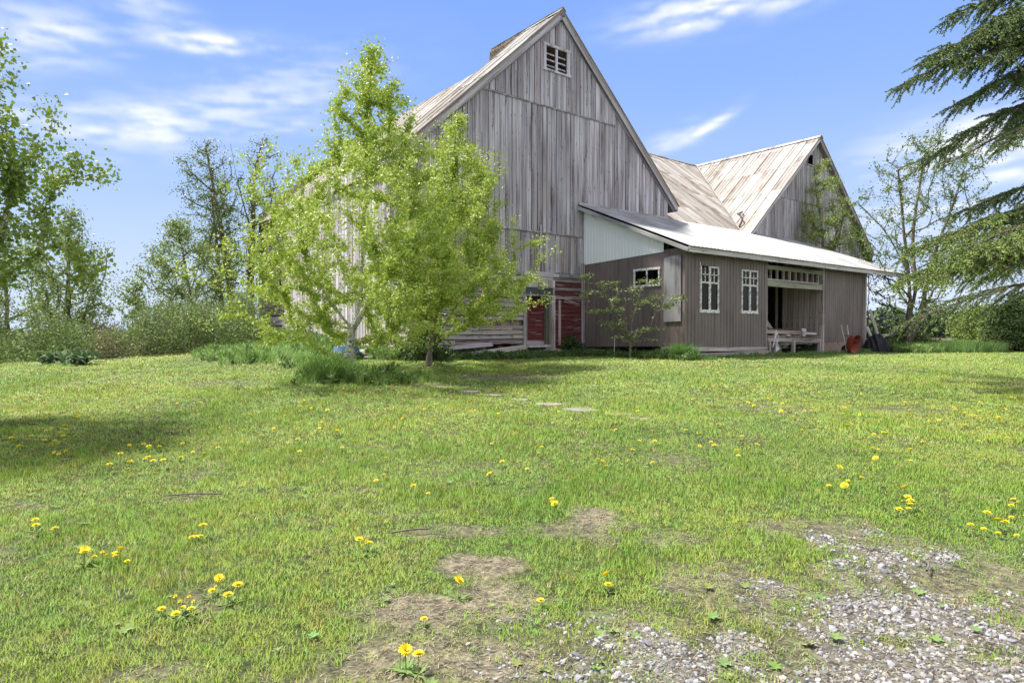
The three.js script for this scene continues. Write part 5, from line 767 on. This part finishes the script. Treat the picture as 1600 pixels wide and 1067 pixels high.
{ // loading deck with lumber
  const o = thing('loading_deck', 'rough timber loading deck in the open bay of the shed', 'platform', spot(8.7, -4.3), TH), y = 1.42 - o.position.y, P = (u, h, w) => V(u - 8.7, h, -w - 4.3);
  part('beam', bar(P(6.6, y - 0.2, -4.72), P(10.84, y - 0.28, -4.72), 0.1, 0.17), tanWood[1], o); part('beam', bar(P(6.6, y - 0.2, -3.4), P(10.8, y - 0.25, -3.4), 0.1, 0.17), darkWood[1], o);
  for (let k = 0; k < 6; k++) part('deck_board', bar(P(6.62, y - 0.07, -4.66 + k * 0.24), P(10.8, y - 0.13, -4.66 + k * 0.24), 0.225, 0.045), [tanWood[4], darkWood[1], darkWood[0]][k % 3], o);
  for (const u of [6.75, 8.6, 10.75]) part('leg', bar(P(u, -0.1, -4.72), P(u, y - 0.27, -4.72), 0.13, 0.13, V(0, 0, 1)), tanWood[2], o);
  const r = RNG(811), L = (label, u0, u1, h, w, bw, bh, m, dh = 0) => single('lumber', bar([-(u1 - u0) / 2, -dh, 0], [(u1 - u0) / 2, dh, 0], bw, bh), m, label, 'lumber', 'lumber on the loading deck', (p => [p[0], 1.42 + h, p[2]])(spot((u0 + u1) / 2, w)), TH + (r() - 0.5) * 0.03);
  L('rusty steel beam on top of the lumber in the bay', 6.7, 9.6, 0.2, -4.45, 0.16, 0.05, ironRust, -0.01); L('dark thick timber directly under the rusty beam', 6.7, 9.5, 0.08, -4.5, 0.2, 0.15, darkWood[0], -0.03); L('dark timber behind the rusty beam', 6.8, 9.9, 0.07, -4.2, 0.18, 0.13, darkWood[2], -0.03);
  L('short grey timber end at the right of the deck', 9.55, 10.7, 0.02, -4.55, 0.2, 0.1, greyWood[1], -0.02); L('tan board at the right end of the deck', 9.3, 10.8, -0.01, -4.3, 0.2, 0.05, tanWood[2], -0.02);
  for (const [u, h, l] of [[8.05, 0.02, 'left of two short blocks under the lumber'], [9.25, 0.02, 'right of two short blocks under the lumber']]) single('timber_block', bar([-0.12, 0, 0], [0.12, 0, 0], 0.12, 0.1), tanWood[1], l, 'block', 'blocks under the lumber', (p => [p[0], 1.42 - 0.04 + h - 0.03, p[2]])(spot(u, -4.78)), TH);
  const rag = bump(new THREE.IcosahedronGeometry(0.085, 3), 1.6, 9, 9); rag.scale(1.2, 0.7, 0.7); single('rag_bundle', rag, new THREE.MeshStandardMaterial({ map: peelMap, roughness: 1 }), 'whitish bundle of rags at the end of the rusty beam', 'rags', null, (p => [p[0], 1.42 + 0.16, p[2]])(spot(9.85, -4.5)), 0);
  const pier = bump(new THREE.BoxGeometry(0.9, 0.45, 0.5, 8, 5, 5), 0.12, 3, 12); single('concrete_pier', pier, concrete, 'dark concrete block under the loading deck', 'block', null, spot(8.3, -3.9, 0.18), TH);
  const tyre = new THREE.TorusGeometry(0.2, 0.07, 10, 24); single('old_tyre', tyre, new THREE.MeshStandardMaterial({ color: 0x161616, roughness: 0.95 }), 'old black tyre in the dark under the loading deck', 'tyre', null, spot(7.05, -4.5, 0.24), TH + 0.4);
}
{ // plank ramp and rubbish at the foot of the barn
  const pl = (u0, w0, h0, u1, w1, h1, bw, m, label) => { const a = spot(u0, w0), b = spot(u1, w1); single('fallen_plank', bar(V(0, h0, 0), V(b[0] - a[0], h1 + (b[1] - a[1]), b[2] - a[2]), bw, 0.04, V(0, 0.35, 1)), m, label, 'plank', 'fallen planks at the barn foot', a); };
  pl(-4.9, -0.5, 0.08, -1.75, -0.16, 0.42, 0.2, tanWood[0], 'long tan plank slanting up to the barn doorway'); pl(-5.6, -0.35, 0.3, -3.3, -0.2, 0.5, 0.16, greyWood[1], 'grey loose plank hanging above the dark gap left of the doorway'); pl(-3.4, -0.8, 0.04, -1.2, -0.45, 0.06, 0.14, darkWood[1], 'dark plank lying on the ground before the doorway');
  for (const [u, w, s, l] of [[-0.7, -0.45, 0.3, 'rough grey stone under the doorway sill'], [1.45, -0.75, 0.26, 'pale concrete lump at the left corner of the shed'], [-1.25, -0.4, 0.2, 'smaller dark stone left under the doorway sill']]) single('rubble_stone', bump(new THREE.IcosahedronGeometry(s, 3), 0.7, 2.5, 20 + s * 50).scale(1.15, 0.75, 0.9), stoneMats[l.startsWith('pale') ? 2 : 1], l, 'stone', 'rubble at the barn foot', spot(u, w, 0.08), u);
  single('rubble_slab', prism(rect(-0.4, -0.15, 0.4, 0.15), { o: V(0, 0, 0), a: V(1, 0, 0), b: V(0, 0, -1), n: V(0, 1, 0) }, 0, 0.08, 0.015), concrete, 'thin concrete slab lying at the left corner of the shed', 'slab', null, spot(1.4, -0.45, 0.16), TH + 0.1);
  { const a = spot(0.95, -2.0), b = spot(0.5, -2.4); single('dry_stick', tube([[0, 0.75, 0], [(b[0] - a[0]) * 0.4, 0.42, (b[2] - a[2]) * 0.4], [b[0] - a[0], 0, b[2] - a[2]]], 0.016), tanWood[3], 'pale dry stick leaning in the weeds beside the shed', 'stick', null, a); }
  const r = RNG(821); // bundle of broken white sticks at the corner of the bay
  const o = thing('broken_crate', 'broken white-painted wooden slats at the left corner of the loading bay', 'slats', spot(6.5, -5.15), TH); for (let k = 0; k < 8; k++) part('slat', bar([gauss(r) * 0.12 - 0.05, 0.02 + k * 0.05, gauss(r) * 0.08], [gauss(r) * 0.2 + 0.08, 0.3 + k * 0.1, gauss(r) * 0.08], 0.05, 0.02, V(0, 0, 1)), [peeled, paleWood[0], tanWood[3]][k % 3], o);
}
{ // blue plastic boat-shaped tub on rubble behind the aspen trunk
  const d = 19.2, X = px(541, d), Z = -d, Y = ground(X, Z), r = RNG(831);
  for (let k = 0; k < 5; k++) single('field_stone', bump(new THREE.IcosahedronGeometry(0.15 + r() * 0.12, 3), 1.3, 3.4, 40 + k).scale(1.2, 0.7, 0.95), stoneMats[[0, 3, 1, 0][k % 4]], `${['leftmost', 'second', 'middle', 'fourth', 'rightmost'][k]} of the five rough field stones behind the aspen trunk`, 'stone', 'field stones behind the aspen', [X - 0.35 + k * 0.22, ground(X - 0.35 + k * 0.22, Z) + 0.04 + (k % 2) * 0.14, Z - 0.3 - r() * 0.3], r() * 6);
  const blue = new THREE.MeshStandardMaterial({ color: new THREE.Color().setRGB(0.06, 0.2, 0.42), map: dirtMap2, roughness: 0.5 });
  const prof = [[0.0, 0.26], [0.3, 0.26], [0.4, 0.22], [0.47, 0.05], [0.54, 0.045], [0.55, 0.02], [0.53, 0.0], [0.46, 0.0], [0.38, 0.2], [0.0, 0.235]].map(([a, b]) => new THREE.Vector2(a, b)), g = new THREE.LatheGeometry(prof, 36).scale(0.85, 1, 0.55);
  single('plastic_tub', g, blue, 'upturned blue plastic tub behind the white aspen trunk', 'tub', null, [X, Y + 0.22, Z], 0.3);
}
{ // stepping stones sunk in the lawn
  const r = RNG(841), list = [[650, 600, 0.4], [690, 606, 0.34], [733, 612, 0.36], [770, 618, 0.3], [812, 625, 0.3], [858, 632, 0.42], [912, 641, 0.46], [965, 648, 0.36], [1000, 655, 0.26]];
  list.forEach(([x, y, s], i) => { const [X, Z] = onGround(x, y), n = 9, pts = Array.from({ length: n }, (_, k) => { const t = k / n * 6.283, q = s * (0.5 + r() * 0.3); return [Math.cos(t) * q, Math.sin(t) * q * 0.72]; }); single('stepping_stone', prism(pts, { o: V(0, 0, 0), a: V(1, 0, 0), b: V(0, 0, -1), n: V(0, 1, 0) }, -0.03, 0.042, 0.01), stoneMats[[1, 3, 1, 0][i % 4]], `flat pale stone sunk in the lawn, number ${['one', 'two', 'three', 'four', 'five', 'six', 'seven', 'eight', 'nine'][i]} of the row counting from the aspen`, 'stone', 'stepping stones', [X, ground(X, Z) + 0.004, Z], -0.5); });
}
{ // dandelions
  const r = RNG(851), yellow = new THREE.MeshStandardMaterial({ color: new THREE.Color().setRGB(0.8, 0.66, 0.02), roughness: 0.7, side: THREE.DoubleSide }), stemM = new THREE.MeshStandardMaterial({ color: new THREE.Color().setRGB(0.2, 0.27, 0.08), roughness: 0.8 }), leafM = new THREE.MeshStandardMaterial({ color: new THREE.Color().setRGB(0.15, 0.25, 0.05), roughness: 0.8, side: THREE.DoubleSide });
  const H = new Leaves(); for (const [n, el, l] of [[16, 0.12, 0.022], [14, 0.5, 0.019], [9, 0.95, 0.014]]) for (let k = 0; k < n; k++) { const a = k / n * 6.283 + el, d = V(Math.cos(a) * Math.cos(el), Math.sin(el), Math.sin(a) * Math.cos(el)), s = V(-Math.sin(a), 0, Math.cos(a)); H.add(V(0, 0, 0), d, s, l, 0.0075, [1, 1, 1], 0.05); }
  const hg = H.geo(); hg.deleteAttribute('color'); const far = mergeGeometries([hg.clone()]);
  const sg = cyl(0.002, 0.0025, 1, 5).translate(0, -0.5, 0), lg = (() => { const L = new Leaves(), q = RNG(5); for (let k = 0; k < 6; k++) { const a = k * 1.05 + q() * 0.4, el = 0.15 + q() * 0.35, d = V(Math.cos(a) * Math.cos(el), Math.sin(el), Math.sin(a) * Math.cos(el)); L.add(V(0, 0, 0), d, V(-Math.sin(a), 0, Math.cos(a)), 0.1 + q() * 0.05, 0.026, [1, 1, 1], 0.2); } const g = L.geo(); g.deleteAttribute('color'); return g; })();
  const proto = new THREE.Group(); { const h = part('flower_head', hg, yellow, proto); h.position.y = 0.09; h.scale.setScalar(1.35); } const st = part('stem', sg, stemM, proto); st.scale.y = 0.09; st.position.y = 0.09; { const l = part('leaf_rosette', lg, leafM, proto); l.scale.setScalar(0.6); l.position.y = 0.006; }
  const bud = proto.clone(); bud.children[0].scale.set(0.6, 1.3, 0.6); const open = proto.clone(); open.children[0].rotation.set(0.5, 0, 0.3); open.children[0].scale.setScalar(1.55); const short = proto.clone(); short.children[0].position.y = 0.055; short.children[1].position.y = 0.055; short.children[1].scale.y = 0.055; const kinds = [proto, open, short, short, proto, bud];
  // seen clusters: pixel centre, pixel spread, count
  const clusters = [[165, 890, 34, 12, 10], [290, 962, 36, 9, 5], [270, 975, 20, 8, 3], [350, 940, 26, 6, 5], [300, 848, 20, 6, 4], [60, 838, 60, 4, 3], [90, 695, 40, 18, 20], [260, 712, 40, 16, 14], [60, 690, 50, 25, 14], [210, 735, 40, 20, 10], [560, 870, 14, 3, 4], [480, 690, 120, 30, 18], [720, 940, 6, 3, 1], [650, 1058, 26, 5, 4], [665, 985, 5, 3, 1], [845, 955, 5, 3, 1], [950, 930, 6, 6, 2], [860, 800, 10, 6, 3], [1410, 805, 18, 6, 5], [1565, 832, 28, 14, 9], [1590, 795, 10, 5, 3], [1430, 785, 20, 10, 3], [1340, 760, 40, 20, 6], [1400, 720, 60, 20, 10], [1330, 670, 80, 20, 22], [1500, 655, 70, 14, 22], [1200, 640, 90, 16, 18], [1140, 700, 60, 20, 7], [970, 690, 60, 30, 12], [940, 735, 16, 6, 4], [820, 720, 60, 40, 6], [620, 760, 40, 30, 5], [1120, 660, 100, 20, 14], [1560, 690, 40, 20, 8], [430, 655, 120, 20, 10], [550, 585, 60, 8, 14], [1262, 880, 5, 3, 1], [1420, 912, 5, 3, 1], [440, 880, 50, 30, 4], [500, 800, 60, 30, 4]];
  let n = 0; const put = (x, z) => { if (n >= 300) return; const o = kinds[Math.floor(r() * 6)].clone(); o.name = numbered('dandelion'); const s = 0.75 + r() * 0.5; o.scale.setScalar(s); o.position.set(x, ground(x, z) - 0.005, z); o.rotation.set((r() - 0.5) * 0.3, r() * 6.28, (r() - 0.5) * 0.3); scene.add(shadow(o)); tag(o, 'yellow dandelion flower standing in the lawn', 'dandelion', 'dandelions in the lawn'); n++; };
  for (const [x, y, sx, sy, k] of clusters) for (let q = 0; q < k; q++) { const p = onGround(x + gauss(r) * sx * 1.2, y + gauss(r) * sy * 1.2); if (!inBuilding(p[0], p[1], 0.3)) put(p[0], p[1]); }
  const list = []; for (let k = 0; k < 700; k++) { const d = 9 + r() * 15, x = (r() * 2 - 1) * 0.85 * d; if (inBuilding(x, -d, 0.6) || fbm(x * 0.4 + 90, d * 0.4 + 90, 855, 3) < 0.5 - 0.0) continue; list.push([x, ground(x, -d) + 0.1, -d, 0.9 + r() * 0.4, 1, r() * 6.28, [1, 1, 1], 0.3]); }
  scatter('distant_dandelions', 'scattered small yellow dandelions far off in the lawn', 'dandelions', far, yellow, list);
}
{ // brush pile by the spreading tree
  const r = RNG(861), p = spot(19.4, -5.6), g = []; for (let k = 0; k < 46; k++) { const a = r() * 6.28, l = 0.6 + r() * 1.1, x = gauss(r) * 0.9, z = gauss(r) * 0.5, y = 0.05 + r() * 0.55; g.push(tube([[x - Math.cos(a) * l / 2, y * 0.5, z - Math.sin(a) * l / 2], [x, y + 0.12, z], [x + Math.cos(a) * l / 2, y * 0.7, z + Math.sin(a) * l / 2]], 0.008 + r() * 0.02, 5, 4)); }
  const m = new THREE.Mesh(mergeGeometries(g), greyBark); m.position.set(...p); stuff(m, 'brush_pile', 'heap of cut reddish branches at the foot of the spreading tree', 'branches');
  for (const [x, y, l, t, label] of [[640, 838, 0.3, 0.3, 'short grey stick lying on the lawn left of the worn patches'], [300, 780, 0.45, 0.1, 'thin straight twig lying in the grass at left'], [1450, 893, 0.22, 1.1, 'short pale twig at the edge of the gravel']]) { const [X, Z] = onGround(x, y); single('twig', tube([[-l / 2, 0.03, 0], [0, 0.045, 0.02], [l / 2, 0.03, -0.01]], 0.007), greyBark, label, 'twig', null, [X, ground(X, Z), Z], t); }
}

renderer.render(scene, camera);
